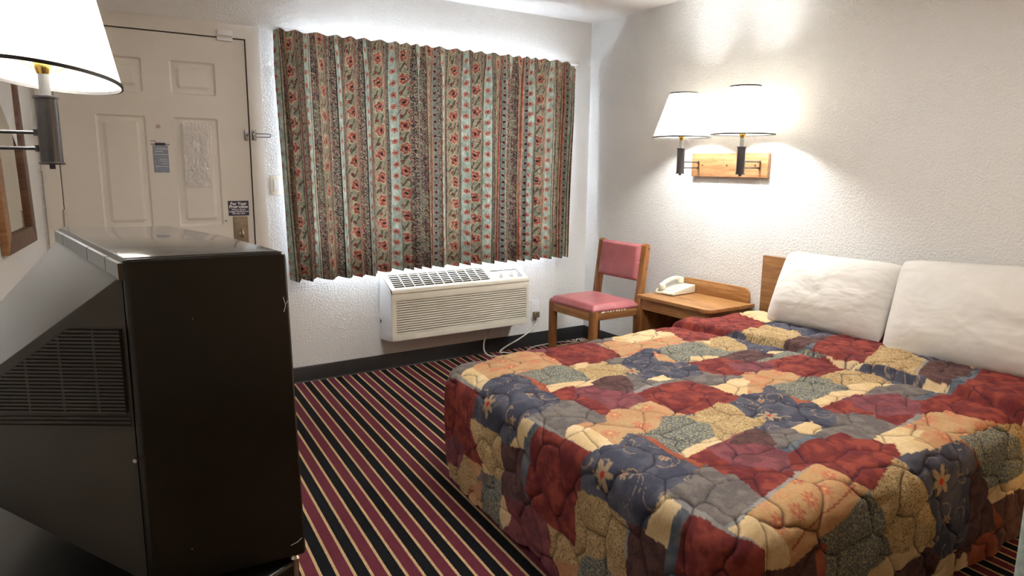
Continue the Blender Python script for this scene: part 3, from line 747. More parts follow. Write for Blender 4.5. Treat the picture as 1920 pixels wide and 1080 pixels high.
# ------------------------------------------------------------------ wall lamps
RB, RT, SH = .175, .083, .262
def swing_head(root, x, y, z0, wall_pts, big=1.0, power=20, warm=(1.0, .98, .955), RB=RB, RT=RT, SH=SH, sb=.222, lean=(0, 0)):
    """lamp column whose bottom is at z0, shade above it"""
    T = Matrix.Translation((x, y, z0))
    mb = MB(); mb.lathe([(0, 0), (.026, 0), (.027, .002), (.027, .005), (.0235, .006), (.0235, .150), (.027, .151), (.027, .156), (.012, .158), (.0, .158)], 36, M=T)
    body = mb.build('lamp_body', M['gunmetal'], root)
    mb = MB(); mb.box(-.006, .006, -.006, .006, -.010, .001, bev=.001, M=T); mb.build('switch_knob', M['ink'], body)
    mb = MB(); mb.lathe([(.0115, .156), (.0115, .205), (0, .207)], 24, M=T); mb.build('neck', M['pewter'], body)
    mb = MB(); mb.lathe([(.0, .205), (.013, .205), (.0165, .216), (.0195, .228), (.0185, .232), (.0175, .262), (.0, .264)], 28, M=T); so = mb.build('socket', M['brass'], root)
    mb = MB(); zb = .345
    mb.lathe([(0, -.084), (.012, -.083), (.013, -.045), (.017, -.022), (.026, 0), (.0285, .018), (.022, .037), (.008, .046), (0, .0465)], 28, M=T @ Matrix.Translation((0, 0, zb))); mb.build('bulb', M['bulb'], so)
    # harp and shade may sit askew on the socket
    T = T @ Matrix.Translation((0, 0, .21)) @ Matrix.Rotation(math.radians(lean[1]), 4, 'Y') @ Matrix.Rotation(math.radians(lean[0]), 4, 'X') @ Matrix.Translation((0, 0, -.21))
    mb = MB(); hz = sb+SH-.012
    pts = [(.020, 0, .215), (.045, 0, .235), (.052, 0, .30), (.046, 0, .38), (.018, 0, hz-.03), (0, 0, hz-.022), (-.018, 0, hz-.03), (-.046, 0, .38), (-.052, 0, .30), (-.045, 0, .235), (-.020, 0, .215)]
    mb.tube(catmull(pts, 5), .0016, 6, M=T); mb.build('harp', M['brass'], so)
    mb = MB()
    n = 72; mb.lathe([(RB, sb), (RT, sb+SH)], n, M=T)
    shd = mb.build('lamp_shade', M['shade'], root)
    for r_, z_ in ((RB, sb), (RT, sb+SH)):
        mb = MB(); mb.lathe([(r_-.0015, z_-.0035), (r_+.0024, z_-.0035), (r_+.0020, z_+.0045), (r_-.0015, z_+.0045), (r_-.0015, z_-.0035)], n, M=T); mb.build('shade_trim', M['wire'], shd)
    mb = MB()
    for k in range(3):
        a = k*2*math.pi/3+.4; mb.tube([(0, 0, sb+SH-.02), (RT*math.cos(a), RT*math.sin(a), sb+SH-.004)], .0013, 6, M=T)
    mb.build('spider', M['brass'], shd)
    for (wx, wy), dzz in ((wall_pts, .073), (wall_pts, .037)):
        a = Vector((x, y, z0+dzz)); b_ = Vector((wx, wy, z0+dzz)); d = (b_-a).normalized()
        mb = MB(); mb.tube([a+d*.020, b_], .0042, 12); mb.lathe([(0, -.008), (.007, -.007), (.007, .007), (0, .008)], 14, M=Matrix.Translation(a+d*.024)); mb.lathe([(0, -.009), (.0075, -.007), (.0075, .007), (0, .009)], 14, M=Matrix.Translation(b_-d*.004)); mb.build('swing_arm', M['gunmetal'], root)
    l = point('lamp_light', (x, y, z0+zb), power, warm, .042); l.parent = root
    return body
wl = thing('double_wall_lamp', 'double swing arm wall lamp with two white shades on an oak plaque', 'wall lamp', (0, 0, 0))
pq = MB().box(3.512, XR, -1.672, -1.088, 1.315, 1.463, bev=.006).build('plaque', M['oak_plaque'], wl)
for y_ in (-1.182, -1.377, -1.586):
    mb = MB(); mb.tube([(3.512, y_, 1.387), (3.507, y_, 1.387)], .005, 12); mb.build('brass_screw', M['brass'], pq)
swing_head(wl, 3.30, -1.190, 1.333, (3.505, -1.150), power=23)
swing_head(wl, 3.30, -1.648, 1.335, (3.505, -1.620), power=23)
wl2 = thing('wall_lamp', 'white shaded swing arm lamp on the left above the television', 'wall lamp', (0, 0, 0))
xw = XL(-2.3)
MB().prism([(xw+.002-.1763*.15, -2.45), (xw+.027-.1763*.15, -2.45), (xw+.027+.1763*.15, -2.15), (xw+.002+.1763*.15, -2.15)][::1], 1.34, 1.49, 'z', bev=.003).build('plaque', M['oak_plaque'], wl2)
swing_head(wl2, .012, -2.31, 1.36, (xw+.03, -2.30), power=23, RB=.160, RT=.070, SH=.28, sb=.200, lean=(-5, 7))

# ------------------------------------------------------------------ mirror on the left wall
uv_ = Vector((math.sin(math.radians(10)), math.cos(math.radians(10)), 0)); nn = Vector((uv_.y, -uv_.x, 0))
vv_ = (Vector((0, 0, 1))*math.cos(math.radians(-2))+nn*math.sin(math.radians(-2))).normalized()
n3 = uv_.cross(vv_)*1.0
Mm = Matrix((uv_, vv_, nn)).transposed().to_4x4(); Mm.translation = Vector((-.092, -.290, .998))
mi_ = thing('wall_mirror', 'wood framed mirror on the left wall beside the door', 'mirror', (0, 0, 0))
mi_.matrix_world = Mm
WM, HM, FW = .56, 1.05, .075
# local x runs away along the wall (negative = toward camera), local y up, local z off the wall
mb = MB(); mb.prism([(-WM, 0), (0, 0), (-FW, FW), (-WM+FW, FW)], .0, .028, 'z', bev=.003); mb.build('bottom_rail', M['frame_dark'], mi_)
mb = MB(); mb.prism([(-WM, HM), (0, HM), (-FW, HM-FW), (-WM+FW, HM-FW)][::-1], .0, .028, 'z', bev=.003); mb.build('top_rail', M['frame_dark'], mi_)
mb = MB(); mb.prism([(0, 0), (0, HM), (-FW, HM-FW), (-FW, FW)], .0, .028, 'z', bev=.003); mb.build('far_stile', M['frame_dark'], mi_)
mb = MB(); mb.prism([(-WM, 0), (-WM, HM), (-WM+FW, HM-FW), (-WM+FW, FW)][::-1], .0, .028, 'z', bev=.003); mb.build('near_stile', M['frame_lit'], mi_)
MB().box(-WM+FW-.01, -FW+.01, FW-.01, HM-FW+.01, .006, .012).build('glass', M['mirror'], mi_, None)

# ------------------------------------------------------------------ television
tv = thing('television', 'large black tube television seen from its back corner', 'television', (0, 0, 0))
A, B, Bm, D2, D1 = (.084, -3.078), (.329, -3.096), (.300, -2.778), (.233, -2.476), (.008, -2.411)
mb = MB(); mb.prism([A, B, Bm, D2, D1], .655, 1.220, 'z', bev=.010, seg=3); cab = mb.build('cabinet', M['tv_side'], tv)
for v in cab.data.vertices:
    if v.co.x > .2: v.co.x += .012*(1.22-v.co.z)/.565   # front flares toward the foot
# top plate, a hair proud, greyer plastic
mb = MB(); mb.prism([(A[0]+.004, A[1]+.010), (B[0]-.012, B[1]+.012), (Bm[0]-.010, Bm[1]), (D2[0]-.008, D2[1]-.010), (D1[0]+.006, D1[1]-.008)], 1.219, 1.2215, 'z', bev=.001); mb.build('top_plate', M['tv_top'], tv)
AD = (Vector((D1[0]-A[0], D1[1]-A[1], 0))).normalized(); nb = Vector((-AD.y, AD.x, 0))
Av, Dv = Vector((*A, 0)), Vector((*D1, 0))
dA = (nb*.767+AD*.643); dD = (nb*.767-AD*.643)
LF = .34
fr_ = [Av+AD*.006+nb*0, Dv-AD*.006]
pts = []
for q, zt, zb in ((fr_[0], 1.196, .672), (fr_[1], 1.196, .672)): pts += [q+Vector((0, 0, zt)), q+Vector((0, 0, zb))]
for q in (Av+dA*LF, Dv+dD*LF): pts += [q+Vector((0, 0, 1.196-.70*LF)), q+Vector((0, 0, .61+.67*LF+.03))]
mb = MB(); mb.hull(pts, bev=.006, seg=2); fn = mb.build('rear_housing', M['tv_back'], tv)
# flange with notches along the upper rear edge
mb = MB(); L_ = (Dv-Av).length
cuts = [0.0, .10, .335, .60, .965]
for a, b_ in zip((0.004, .155, .40, .83), (.148, .393, .823, .997)):
    q0, q1 = Av+AD*L_*a, Av+AD*L_*b_
    mb.hull([tuple(q0+nb*t_+Vector((0, 0, z_))) for t_ in (-.002, .006) for z_ in (1.188, 1.214)]+[tuple(q1+nb*t_+Vector((0, 0, z_))) for t_ in (-.002, .006) for z_ in (1.188, 1.214)])
mb.build('rear_flange', M['tv_back'], tv)
# vent grille on the near tapering side
e1 = Vector((dA.x, dA.y, 0)).normalized(); nrm = Vector((e1.y, -e1.x, 0)); nrm = -nrm if nrm.y > 0 else nrm
def vp_(s_, z_, d): q = Av+e1*s_+nrm*d; return (q.x, q.y, z_)
lim = lambda z_: (1.176-z_)/.70
def vrow(mbx, s0, s1, z0, z1, d0, d1):
    mbx.hull([vp_(s_, z_, d) for s_ in (s0, s1) for z_ in (z0, z1) for d in (d0, d1)])
mb = MB(); zt, zb = 1.110, .972
pl = [(0.012, zt), (lim(zt), zt), (min(lim(zb), .325), zb), (.012, zb)]
mb.hull([vp_(s_, z_, d) for s_, z_ in pl for d in (-.002, .0008)]); vg = mb.build('vent_grille', M['tv_dark'], tv, None)
nr = 23; mb = MB()
for k in range(nr):
    z_ = zt-(k+.5)*(zt-zb)/nr; vrow(mb, .013, min(lim(z_), .322), z_-.0019, z_+.0017, .0005, .0032)
for s_ in (.055, .11, .165, .22, .275):
    zz = min(zt, 1.176-.7*s_); vrow(mb, s_-.002, s_+.002, zb, zz, .0004, .0026)
mb.build('vent_slat', M['tv_back'], vg, None)
mb = MB()
for z_ in (.965, .958, .951): vrow(mb, .008, .33, z_-.0012, z_+.0012, -.001, .0022)
mb.build('moulded_ridge', M['tv_back'], tv, None)
# bezel and picture tube on the front
fdir = Vector((D2[0]-B[0], D2[1]-B[1], 0)).normalized(); fn_ = Vector((fdir.y, -fdir.x, 0))
b0 = Vector((*B, 0))
def fp(s_, z_, d): q = b0+fdir*s_+fn_*d; return (q.x, q.y, z_)
Xs, Zs = np.meshgrid(np.linspace(.04, .585, 20), np.linspace(.745, 1.185, 16), indexing='ij')
bul = .012+.016*(1-((Xs-.312)/.30)**2)*(1-((Zs-.965)/.26)**2)
Psc = np.stack([b0.x+fdir.x*Xs+fn_.x*bul, b0.y+fdir.y*Xs+fn_.y*bul, Zs], -1); grid_mesh('screen', Psc, M['tv_screen'], tv)
mb = MB(); mb.hull([fp(s_, z_, d) for s_ in (.02, .605) for z_ in (.675, .735) for d in (-.01, .016)], bev=.003); mb.build('speaker_panel', M['tv_side'], tv)
# specks, scratches, screw
for P_ in ([(.150, -3.0845, .720), (.1515, -3.0845, .7208)], [(.176, -3.0860, 1.118), (.1768, -3.0860, 1.1188)], [(.3190, -3.0985, 1.143), (.3225, -3.0985, 1.128), (.319, -3.0985, 1.117)], [(.3265, -3.0988, 1.136), (.3235, -3.0988, 1.131)], [(.312, -3.0975, .683), (.3245, -3.0980, .6865), (.3325, -3.0975, .692)]):
    mb = MB(); mb.tube(P_, .0006, 6); mb.build('scuff_mark', M['white_ink'], tv, None)
mb = MB(); mb.tube([vp_(.004, .895, .000), vp_(.004, .895, .006)], .0035, 10); mb.build('screw', M['steel'], tv)

# stand under it
st = thing('tv_stand', 'glossy black stand with chrome corner under the television', 'stand', (0, 0, 0))
tp = [(.331, -3.082), (.22, -3.141), (-.50, -3.16), (-.40, -2.30), (.27, -2.30)]
def inset(k): cx_, cy_2 = -.02, -2.75; return [(cx_+(a-cx_)*k, cy_2+(b_-cy_2)*k) for a, b_ in tp]
MB().prism(tp, .600, .645, 'z', bev=.010, seg=4).build('stand_top', M['tv_side'], st)
MB().prism(inset(.93), .08, .601, 'z', bev=.004).build('stand_body', M['tv_side'], st)
MB().prism(inset(.88), 0, .081, 'z').build('plinth', M['tv_dark'], st, None)
mb = MB(); mb.tube([(.322, -3.084, .560), (.322, -3.084, .648)], .0065, 16); mb.lathe([(0, -.009), (.007, -.006), (.0095, 0), (.007, .006), (0, .009)], 20, M=Matrix.Translation((.322, -3.084, .650))); mb.build('corner_post', M['chrome'], st)
for x_, y_ in ((.11, -3.05), (.29, -3.05), (.05, -2.48), (.21, -2.50)):
    mb = MB(); mb.tube([(x_, y_, .645), (x_, y_, .657)], .012, 16); mb.build('rubber_foot', M['tv_dark'], tv)

# ------------------------------------------------------------------ bed
bed = thing('bed', 'queen bed with brown laminate headboard against the right wall', 'bed', (0, 0, 0))
MB().box(3.512, XR-.002, -3.27, -1.683, .18, .862, bev=.004).build('headboard', M['walnut'], bed)
MB().box(1.38, 3.50, -3.22, -1.76, .24, .455, bev=.05, seg=4).build('mattress', M['mattress'], bed)
MB().box(1.40, 3.50, -3.20, -1.78, .09, .239, bev=.01).build('box_spring', M['mattress'], bed)
for x_, y_ in ((1.50, -3.12), (1.50, -1.90), (3.35, -3.12), (3.35, -1.90)):
    MB().box(x_, x_+.05, y_, y_+.05, 0, .095).build('leg', M['ink'], bed, None)

#QUILT_BEGIN
XF, XH, YN, YF, ZT = 1.275, 3.485, -3.325, -1.635, .508
RC, ED = .13, .075
# patchwork layout: cloth letter, then outline in cloth millimetres
_PD = """
R 1278,-1786 1283,-1839 1285,-1947 1283,-2049 1245,-2043 1172,-2028 1118,-2079 1055,-2101 1009,-1980 1090,-1909 1166,-1811
K 1273,-1784 1313,-1726 1445,-1645 1540,-1678 1382,-1804 1301,-1851
C 1301,-1851 1385,-1805 1359,-2022 1294,-2053
L 1281,-1789 1283,-1839 1283,-2049 1294,-2053 1293,-1947 1301,-1851 1300,-1808
P 1538,-1681 1645,-1684 1750,-1695 1857,-1707 1821,-1760 1742,-1731 1670,-1690 1534,-1710
O 1385,-1805 1528,-1699 1678,-1679 1752,-1714 1827,-1751 1781,-1974 1623,-2000 1502,-2001 1486,-1991 1359,-2022
R 1825,-1735 1937,-1733 2054,-1732 2176,-1731 1928,-2025 1845,-2010 1764,-1996
N 1294,-2053 1359,-2022 1486,-1991 1507,-2097 1480,-2248 1472,-2347 1447,-2388 1339,-2424 1282,-2382 1224,-2365 1187,-2341 1186,-2270 1195,-2202 1189,-2133 1192,-2039 1245,-2043 1279,-2044
G 1510,-1997 1623,-2000 1756,-2023 1744,-2191 1597,-2205 1541,-2221 1519,-2191 1498,-2144 1516,-2067
T 1502,-2001 1507,-2079 1523,-2193 1476,-2276 1465,-2239 1490,-2122
C 1519,-2199 1601,-2199 1733,-2220 1686,-2277 1595,-2238 1487,-2283
S 1752,-2020 1833,-2029 1916,-2039 1764,-2221 1739,-2206 1776,-2076
R 1487,-2283 1602,-2242 1651,-2272 1630,-2384 1497,-2546 1513,-2414 1472,-2361
K 1472,-2361 1513,-2414 1490,-2554 1457,-2594 1377,-2613 1313,-2614 1295,-2618 1288,-2482 1290,-2404 1342,-2427 1440,-2398
C 1301,-2621 1330,-2599 1383,-2595 1380,-2688 1313,-2769 1306,-2747
L 1290,-2404 1289,-2514 1289,-2615 1293,-2690 1297,-2761 1305,-2761 1302,-2691 1299,-2617 1301,-2525 1303,-2424
C 1280,-2377 1285,-2451 1253,-2432 1194,-2426 1183,-2334 1230,-2364
B 1285,-2451 1288,-2482 1250,-2468 1186,-2466 1174,-2433 1200,-2424 1250,-2433
R 1288,-2482 1291,-2619 1294,-2692 1297,-2761 1289,-2792 1265,-2728 1242,-2650 1217,-2561 1186,-2466 1241,-2467
S 1181,-2031 1191,-2203 1184,-2263 1116,-2280 1057,-2128 1111,-2084 1148,-2036
M 1183,-2334 1195,-2429 1171,-2426 1116,-2280 1177,-2280
R 1243,-2455 1267,-2543 1292,-2615 1295,-2684 1299,-2750 1302,-2772 1241,-2747 1195,-2748 1123,-2733 1067,-2744 1007,-2751 980,-2617 1020,-2566 1019,-2503 1073,-2453 1167,-2456
B 1233,-2414 1244,-2459 1168,-2459 1071,-2449 1017,-2478 1015,-2453 1108,-2425 1176,-2420
S 1126,-2081 1189,-2259 1137,-2277 1084,-2291 1031,-2272 1022,-2202 1068,-2107
M 1165,-2273 1195,-2421 1141,-2413 1075,-2436 1013,-2470 991,-2400 991,-2299 1040,-2282 1087,-2301
R 1053,-1968 1096,-2084 1047,-2135 1029,-2129 1025,-2039
C 1040,-2129 1022,-2202 1010,-2149
P 1030,-1892 1059,-1968 1013,-1966 930,-1900
S 1013,-1966 1003,-2036 951,-2085 884,-1998 895,-1902
O 1016,-2014 1027,-2118 979,-2113 977,-2056
K 1002,-2115 1019,-2202 953,-2141 962,-2099
O 891,-2000 961,-2120 930,-2125 840,-2090 835,-1984
G 930,-2125 1014,-2202 1030,-2282 948,-2283 849,-2241 801,-2094
C 954,-2274 985,-2307 920,-2334 873,-2305 871,-2246
P 989,-2317 1008,-2478 1004,-2502 999,-2581 980,-2617 871,-2594 849,-2503 807,-2403 808,-2302 908,-2332
S 999,-2581 1001,-2672 1002,-2758 997,-2790 934,-2732 893,-2605 956,-2607
G 982,-2770 1024,-2842 954,-2839 906,-2756
O 882,-2603 945,-2760 906,-2756 881,-2597
S 1160,-2741 1178,-2764 1195,-2825 1140,-2834 1081,-2840 1020,-2842 1003,-2751 1086,-2736
K 2163,-1713 2262,-1756 2201,-1792 2130,-1816
O 2163,-1749 2254,-1772 2345,-1795 2438,-1817 2598,-1863 2530,-1998 2313,-2044 2234,-1992 2132,-2025 2088,-2020 2131,-1871
C 2262,-1756 2368,-1767 2476,-1778 2429,-1842 2310,-1837
C 2476,-1778 2639,-1810 2598,-1863 2438,-1833
R 2032,-1732 2118,-1732 2131,-1871 2093,-2000 1992,-2006 1896,-2012 1824,-1999
R 2639,-1810 2786,-1761 2823,-1804 2840,-1890 2868,-1964 2823,-2004 2716,-2008 2566,-2008
N 2140,-2031 2251,-2004 2269,-2065 2159,-2180 2191,-2242 2220,-2341 2169,-2422 2060,-2427 2006,-2394 1988,-2312 1906,-2333 1953,-2196 2017,-2090
G 2313,-2044 2521,-2006 2561,-2074 2540,-2191 2556,-2225 2460,-2304 2386,-2268 2312,-2233 2248,-2278 2231,-2204 2263,-2134
S 2597,-2043 2693,-2022 2823,-2004 2573,-2212 2552,-2148
C 2320,-2227 2394,-2262 2468,-2297 2445,-2316 2348,-2298 2252,-2281
R 2252,-2281 2355,-2292 2460,-2304 2279,-2452 2222,-2400
O 2237,-2069 2248,-2147 2199,-2248 2153,-2187
S 1837,-2061 1976,-2041 1969,-2165 1865,-2272 1744,-2233 1760,-2171
C 1830,-1991 1887,-2006 1822,-2072 1774,-2062
G 1753,-2089 1738,-2212 1720,-2227 1666,-2202
C 1661,-2208 1729,-2224 1821,-2227 1714,-2250 1666,-2287 1617,-2265
M 1701,-2259 1787,-2224 1868,-2256 1849,-2349 1770,-2429 1697,-2385
K 1976,-2041 2064,-1993 2061,-2050 2001,-2101 1955,-2094
K 1916,-2230 1906,-2333 1971,-2423 1891,-2424 1774,-2431 1829,-2370
C 1933,-2349 2016,-2347 2003,-2409 1936,-2402
P 1613,-2271 1670,-2290 1649,-2356 1709,-2392 1770,-2429 1762,-2497 1724,-2544 1625,-2564 1570,-2538 1541,-2472 1511,-2404
R 1556,-2345 1577,-2444 1549,-2545 1519,-2575 1495,-2562 1511,-2404
R 1767,-2457 1856,-2450 1950,-2443 2072,-2451 2068,-2545 2084,-2615 1977,-2705 1890,-2712 1808,-2720 1755,-2713 1747,-2648 1754,-2575 1749,-2518
L 1774,-2431 1868,-2410 1971,-2423 1993,-2419 1832,-2436 1765,-2456
K 1971,-2423 2072,-2416 2174,-2434 2279,-2452 2171,-2542 2076,-2549 2072,-2451
C 2076,-2549 2165,-2547 2084,-2615
O 1716,-2552 1749,-2552 1739,-2656 1755,-2713 1707,-2697 1676,-2655 1672,-2604
S 1621,-2568 1705,-2546 1684,-2586 1641,-2592
O 1512,-2583 1566,-2555 1645,-2588 1668,-2663 1611,-2731 1515,-2729 1467,-2659
K 1511,-2404 1496,-2462 1489,-2570 1509,-2581 1473,-2618 1418,-2586 1368,-2590
G 1607,-2740 1706,-2708 1774,-2736 1758,-2827 1700,-2886 1633,-2858 1567,-2830
S 1808,-2720 1886,-2716 1967,-2712 1824,-2832 1754,-2835 1774,-2770
O 1346,-2619 1415,-2590 1470,-2628 1450,-2722 1423,-2747 1362,-2712 1382,-2631
R 2835,-1852 3124,-1736 3245,-1770 3201,-1957 2855,-2081 2846,-1969
C 3274,-1770 3411,-1830 3294,-1986 3201,-1957
N 3176,-1976 3309,-1996 3313,-2106 3253,-2229 3200,-2341 3071,-2331 3145,-2189 3145,-2093
S 2856,-2086 3105,-2029 3122,-2110 3150,-2192 2993,-2352 2842,-2335 2843,-2232 2841,-2126
M 2846,-2332 2983,-2330 3172,-2324 3152,-2366 2909,-2459 2838,-2457 2837,-2362
B 2845,-2446 2909,-2459 2840,-2483 2837,-2464
R 2840,-2483 3192,-2364 3204,-2437 3217,-2508 2822,-2736 2828,-2622
R 2827,-1860 2846,-1972 2837,-2036 2662,-2006
S 2708,-2008 2816,-1999 2770,-2137 2674,-2257 2554,-2217 2579,-2118
C 2662,-2006 2670,-2041 2593,-2100 2589,-2070
N 2826,-1990 2848,-2080 2829,-2187 2820,-2281 2811,-2371 2709,-2351 2666,-2276 2770,-2137
G 2553,-2101 2508,-2223 2573,-2264 2444,-2276 2389,-2241
M 2429,-2288 2538,-2289 2649,-2289 2677,-2398 2555,-2409 2441,-2339
C 2709,-2351 2799,-2385 2748,-2421 2685,-2403
G 2814,-2374 2837,-2419 2826,-2563 2812,-2499 2749,-2465 2581,-2445 2533,-2436
R 2345,-2279 2435,-2314 2473,-2379 2510,-2443 2590,-2451 2770,-2456 2820,-2455 2822,-2592 2810,-2671 2746,-2695 2576,-2700 2491,-2667 2516,-2579 2473,-2535 2355,-2483 2304,-2507 2245,-2471 2211,-2396
P 2400,-2355 2456,-2396 2512,-2437 2568,-2478 2473,-2535 2348,-2488 2351,-2425
C 2826,-2563 2823,-2652 2822,-2736 2799,-2678
K 2198,-2407 2233,-2482 2291,-2534 2197,-2536 2106,-2539 2094,-2500
C 2081,-2555 2212,-2537 2263,-2567 2126,-2685 2063,-2634
O 2324,-2518 2481,-2540 2496,-2654 2357,-2701 2309,-2666 2262,-2630 2266,-2569
O 2212,-2617 2269,-2635 2195,-2696 2130,-2687
G 2401,-2680 2478,-2676 2550,-2750 2515,-2850 2416,-2851 2321,-2851 2256,-2828 2269,-2753 2292,-2679
N 2761,-2686 2819,-2738 2794,-2754
S 2584,-2704 2746,-2695 2804,-2749 2644,-2842 2544,-2777
N 1990,-2715 2116,-2693 2188,-2707 2265,-2678 2269,-2753 2228,-2838 2261,-2895 2207,-2984 2124,-2960 2024,-2970 1955,-2909 1993,-2863 1956,-2819
T 2273,-2741 2245,-2835 2256,-2854 2220,-2834 2251,-2785
C 2282,-2868 2426,-2842 2523,-2848 2624,-2853 2548,-2897 2422,-2909 2304,-2919 2261,-2908
R 2261,-2908 2395,-2906 2536,-2905 2324,-3027 2250,-2962
P 2368,-2904 2508,-2889 2524,-2912 2465,-2946
R 2061,-2528 2053,-2643 2057,-2700 1990,-2715 1854,-2712
S 1846,-2720 1942,-2700 1971,-2755 1948,-2826 1865,-2900 1819,-2875 1774,-2849 1730,-2823
S 1948,-2826 1993,-2863 1947,-2915 1888,-2882
K 2207,-2984 2302,-3003 2304,-3039 2208,-3095 2159,-3067 2111,-3040 2062,-3012 2014,-2985 2046,-2971 2125,-2978
C 2020,-2989 2083,-2971 2073,-3018
R 3200,-2464 3249,-2506 3242,-2585 2830,-2736 2827,-2685
S 2830,-2736 3192,-2602 3230,-2668 3147,-2821 2837,-2948 2835,-2867 2822,-2751
L 2837,-2948 3002,-2880 3129,-2848 3108,-2836 2864,-2926
M 2849,-2946 3134,-2851 3182,-2895 3229,-2939 3220,-3003 3023,-3032 2841,-3065 2844,-3015
N 3240,-2673 3253,-2764 3263,-2839 3275,-2910 3160,-2883 3147,-2821
C 3252,-2934 3255,-2988 3203,-2994
B 2853,-3067 3153,-3016 3251,-3020 3044,-3059 2855,-3109 2846,-3086
R 2847,-3113 3246,-3017 3300,-3072 3354,-3125 2936,-3281 2883,-3235 2859,-3179
C 2820,-2690 2819,-2734 2809,-2727 2804,-2702
N 2796,-2706 2816,-2774 2825,-2864 2836,-2961 2814,-2983 2761,-2910 2733,-2894 2799,-2817
S 2742,-2739 2799,-2790 2737,-2897 2670,-2859 2604,-2821
C 2591,-2829 2659,-2868 2728,-2906 2572,-2906 2491,-2888
K 2529,-2909 2630,-2895 2707,-2917 2786,-2940 2790,-3029 2606,-3033 2630,-2980 2580,-2965
C 2794,-2961 2820,-3004 2829,-3072 2805,-3029
P 2479,-2895 2548,-2941 2618,-2986 2601,-3043 2626,-3070 2541,-3121 2447,-3115 2367,-3082 2362,-3027 2356,-2969
B 2601,-3043 2770,-3031 2827,-3073 2829,-3091 2754,-3062 2639,-3064
R 2626,-3070 2762,-3067 2830,-3095 2859,-3179 2863,-3243 2904,-3296 2860,-3326 2727,-3303 2646,-3265 2630,-3216 2619,-3164 2529,-3126
R 2356,-2969 2355,-3023 2354,-3074 2444,-3125 2319,-3153 2291,-3105 2322,-3039
K 2284,-3012 2310,-3095 2302,-3155 2206,-3156 2113,-3158 2092,-3127
O 2303,-3165 2475,-3153 2625,-3162 2627,-3217 2638,-3269 2697,-3296 2534,-3293 2417,-3296 2297,-3299 2260,-3281 2220,-3245
L 2319,-3153 2473,-3147 2470,-3156 2308,-3163
C 2138,-3172 2303,-3165 2337,-3224 2220,-3245 2136,-3208
C 2138,-3227 2211,-3250 2263,-3286 2249,-3287 2185,-3267 2134,-3243
R 2084,-3132 2130,-3177 2144,-3231 2128,-3240 2069,-3207 2011,-3175
R 1297,-2677 1302,-2763 1248,-2748 1200,-2749 1145,-2728 1203,-2718 1250,-2710
O 1364,-2595 1407,-2589 1482,-2648 1437,-2736 1394,-2778 1362,-2759 1400,-2630
C 1364,-2595 1391,-2633 1374,-2766 1329,-2783 1302,-2763 1300,-2675
O 1508,-2586 1559,-2616 1610,-2645 1661,-2675 1590,-2755 1521,-2743 1474,-2695 1468,-2640
S 1743,-2722 1791,-2750 1839,-2777 1887,-2805 1935,-2833 1868,-2885 1704,-2929 1717,-2870 1757,-2822
G 1516,-2741 1590,-2755 1664,-2708 1743,-2722 1757,-2822 1702,-2889 1609,-2901 1521,-2913 1505,-2904 1529,-2816
N 1248,-2748 1309,-2763 1394,-2778 1479,-2747 1512,-2807 1493,-2879 1486,-2943 1480,-3005 1411,-3069 1308,-3072 1233,-3055 1198,-3050 1195,-3016 1195,-2967 1198,-2913 1201,-2856 1196,-2816 1207,-2756
T 1508,-2750 1521,-2798 1505,-2904 1506,-2963 1507,-3020 1507,-3042 1484,-3007 1487,-2946 1489,-2883 1496,-2811
S 1178,-2738 1192,-2773 1201,-2856 1197,-2915 1192,-2971 1148,-2978 1102,-2983 1031,-2881 1012,-2846 997,-2751 1059,-2743 1117,-2731
M 1192,-2971 1198,-3050 1193,-3117 1174,-3120 1107,-3118 1074,-3057 1038,-2991 1102,-2983 1148,-2978
S 1042,-2884 1081,-2925 1092,-2981 1038,-2991 988,-2901
L 1190,-2965 1192,-2975 1147,-2983 1100,-2990 1100,-2979 1145,-2973
G 963,-2764 1006,-2811 1031,-2881 996,-2914 952,-2837 902,-2749
C 1233,-3055 1272,-3065 1302,-3072 1296,-3136 1261,-3127 1194,-3120 1196,-3050
B 1296,-3136 1295,-3169 1255,-3163 1199,-3163 1130,-3163 1107,-3118 1186,-3129 1240,-3125 1265,-3128
R 1295,-3169 1313,-3233 1325,-3268 1336,-3307 1316,-3337 1298,-3371 1256,-3337 1214,-3301 1167,-3241 1132,-3165 1199,-3163 1256,-3165
K 1318,-3074 1411,-3069 1455,-3033 1522,-3029 1515,-3078 1528,-3156 1403,-3253 1335,-3255 1318,-3228 1309,-3146
L 1306,-3074 1316,-3076 1315,-3120 1314,-3175 1321,-3225 1333,-3260 1342,-3300 1336,-3307 1324,-3268 1311,-3234 1295,-3169 1301,-3123
L 1335,-3255 1395,-3258 1409,-3249 1333,-3249
C 1335,-3259 1390,-3260 1344,-3298
C 1517,-2917 1645,-2896 1690,-2902 1680,-2935 1597,-2947 1518,-2959
R 1518,-2959 1627,-2937 1675,-2939 1657,-3003 1587,-3109 1528,-3156 1515,-3078 1522,-3029 1503,-3007
P 1627,-2937 1719,-2932 1816,-2927 1699,-3020 1595,-3103 1620,-3028 1584,-3020
M 1737,-2936 1881,-2921 1890,-2955 1891,-2983 1835,-3055 1795,-3020 1744,-2988 1693,-2955
N 2007,-2873 2057,-2902 2108,-2931 2159,-2960 2210,-2989 2135,-3036 2075,-3031 2077,-2975 1975,-2989 1931,-2953 1886,-2917
K 2003,-3046 2135,-3036 2233,-3048 2336,-3059 2146,-3167 2093,-3124 2089,-3081 1996,-3082
K 1896,-2944 1986,-2981 1975,-3044 1890,-3052 1809,-3059 1836,-3018
C 1982,-2979 2099,-2972 2076,-3025 2003,-3046 1980,-3013
B 1802,-3061 1886,-3053 1975,-3044 1990,-3066 1869,-3074 1805,-3093
P 1689,-2947 1762,-3001 1779,-3048 1796,-3094 1715,-3171 1638,-3149 1609,-3116 1579,-3083 1595,-3026
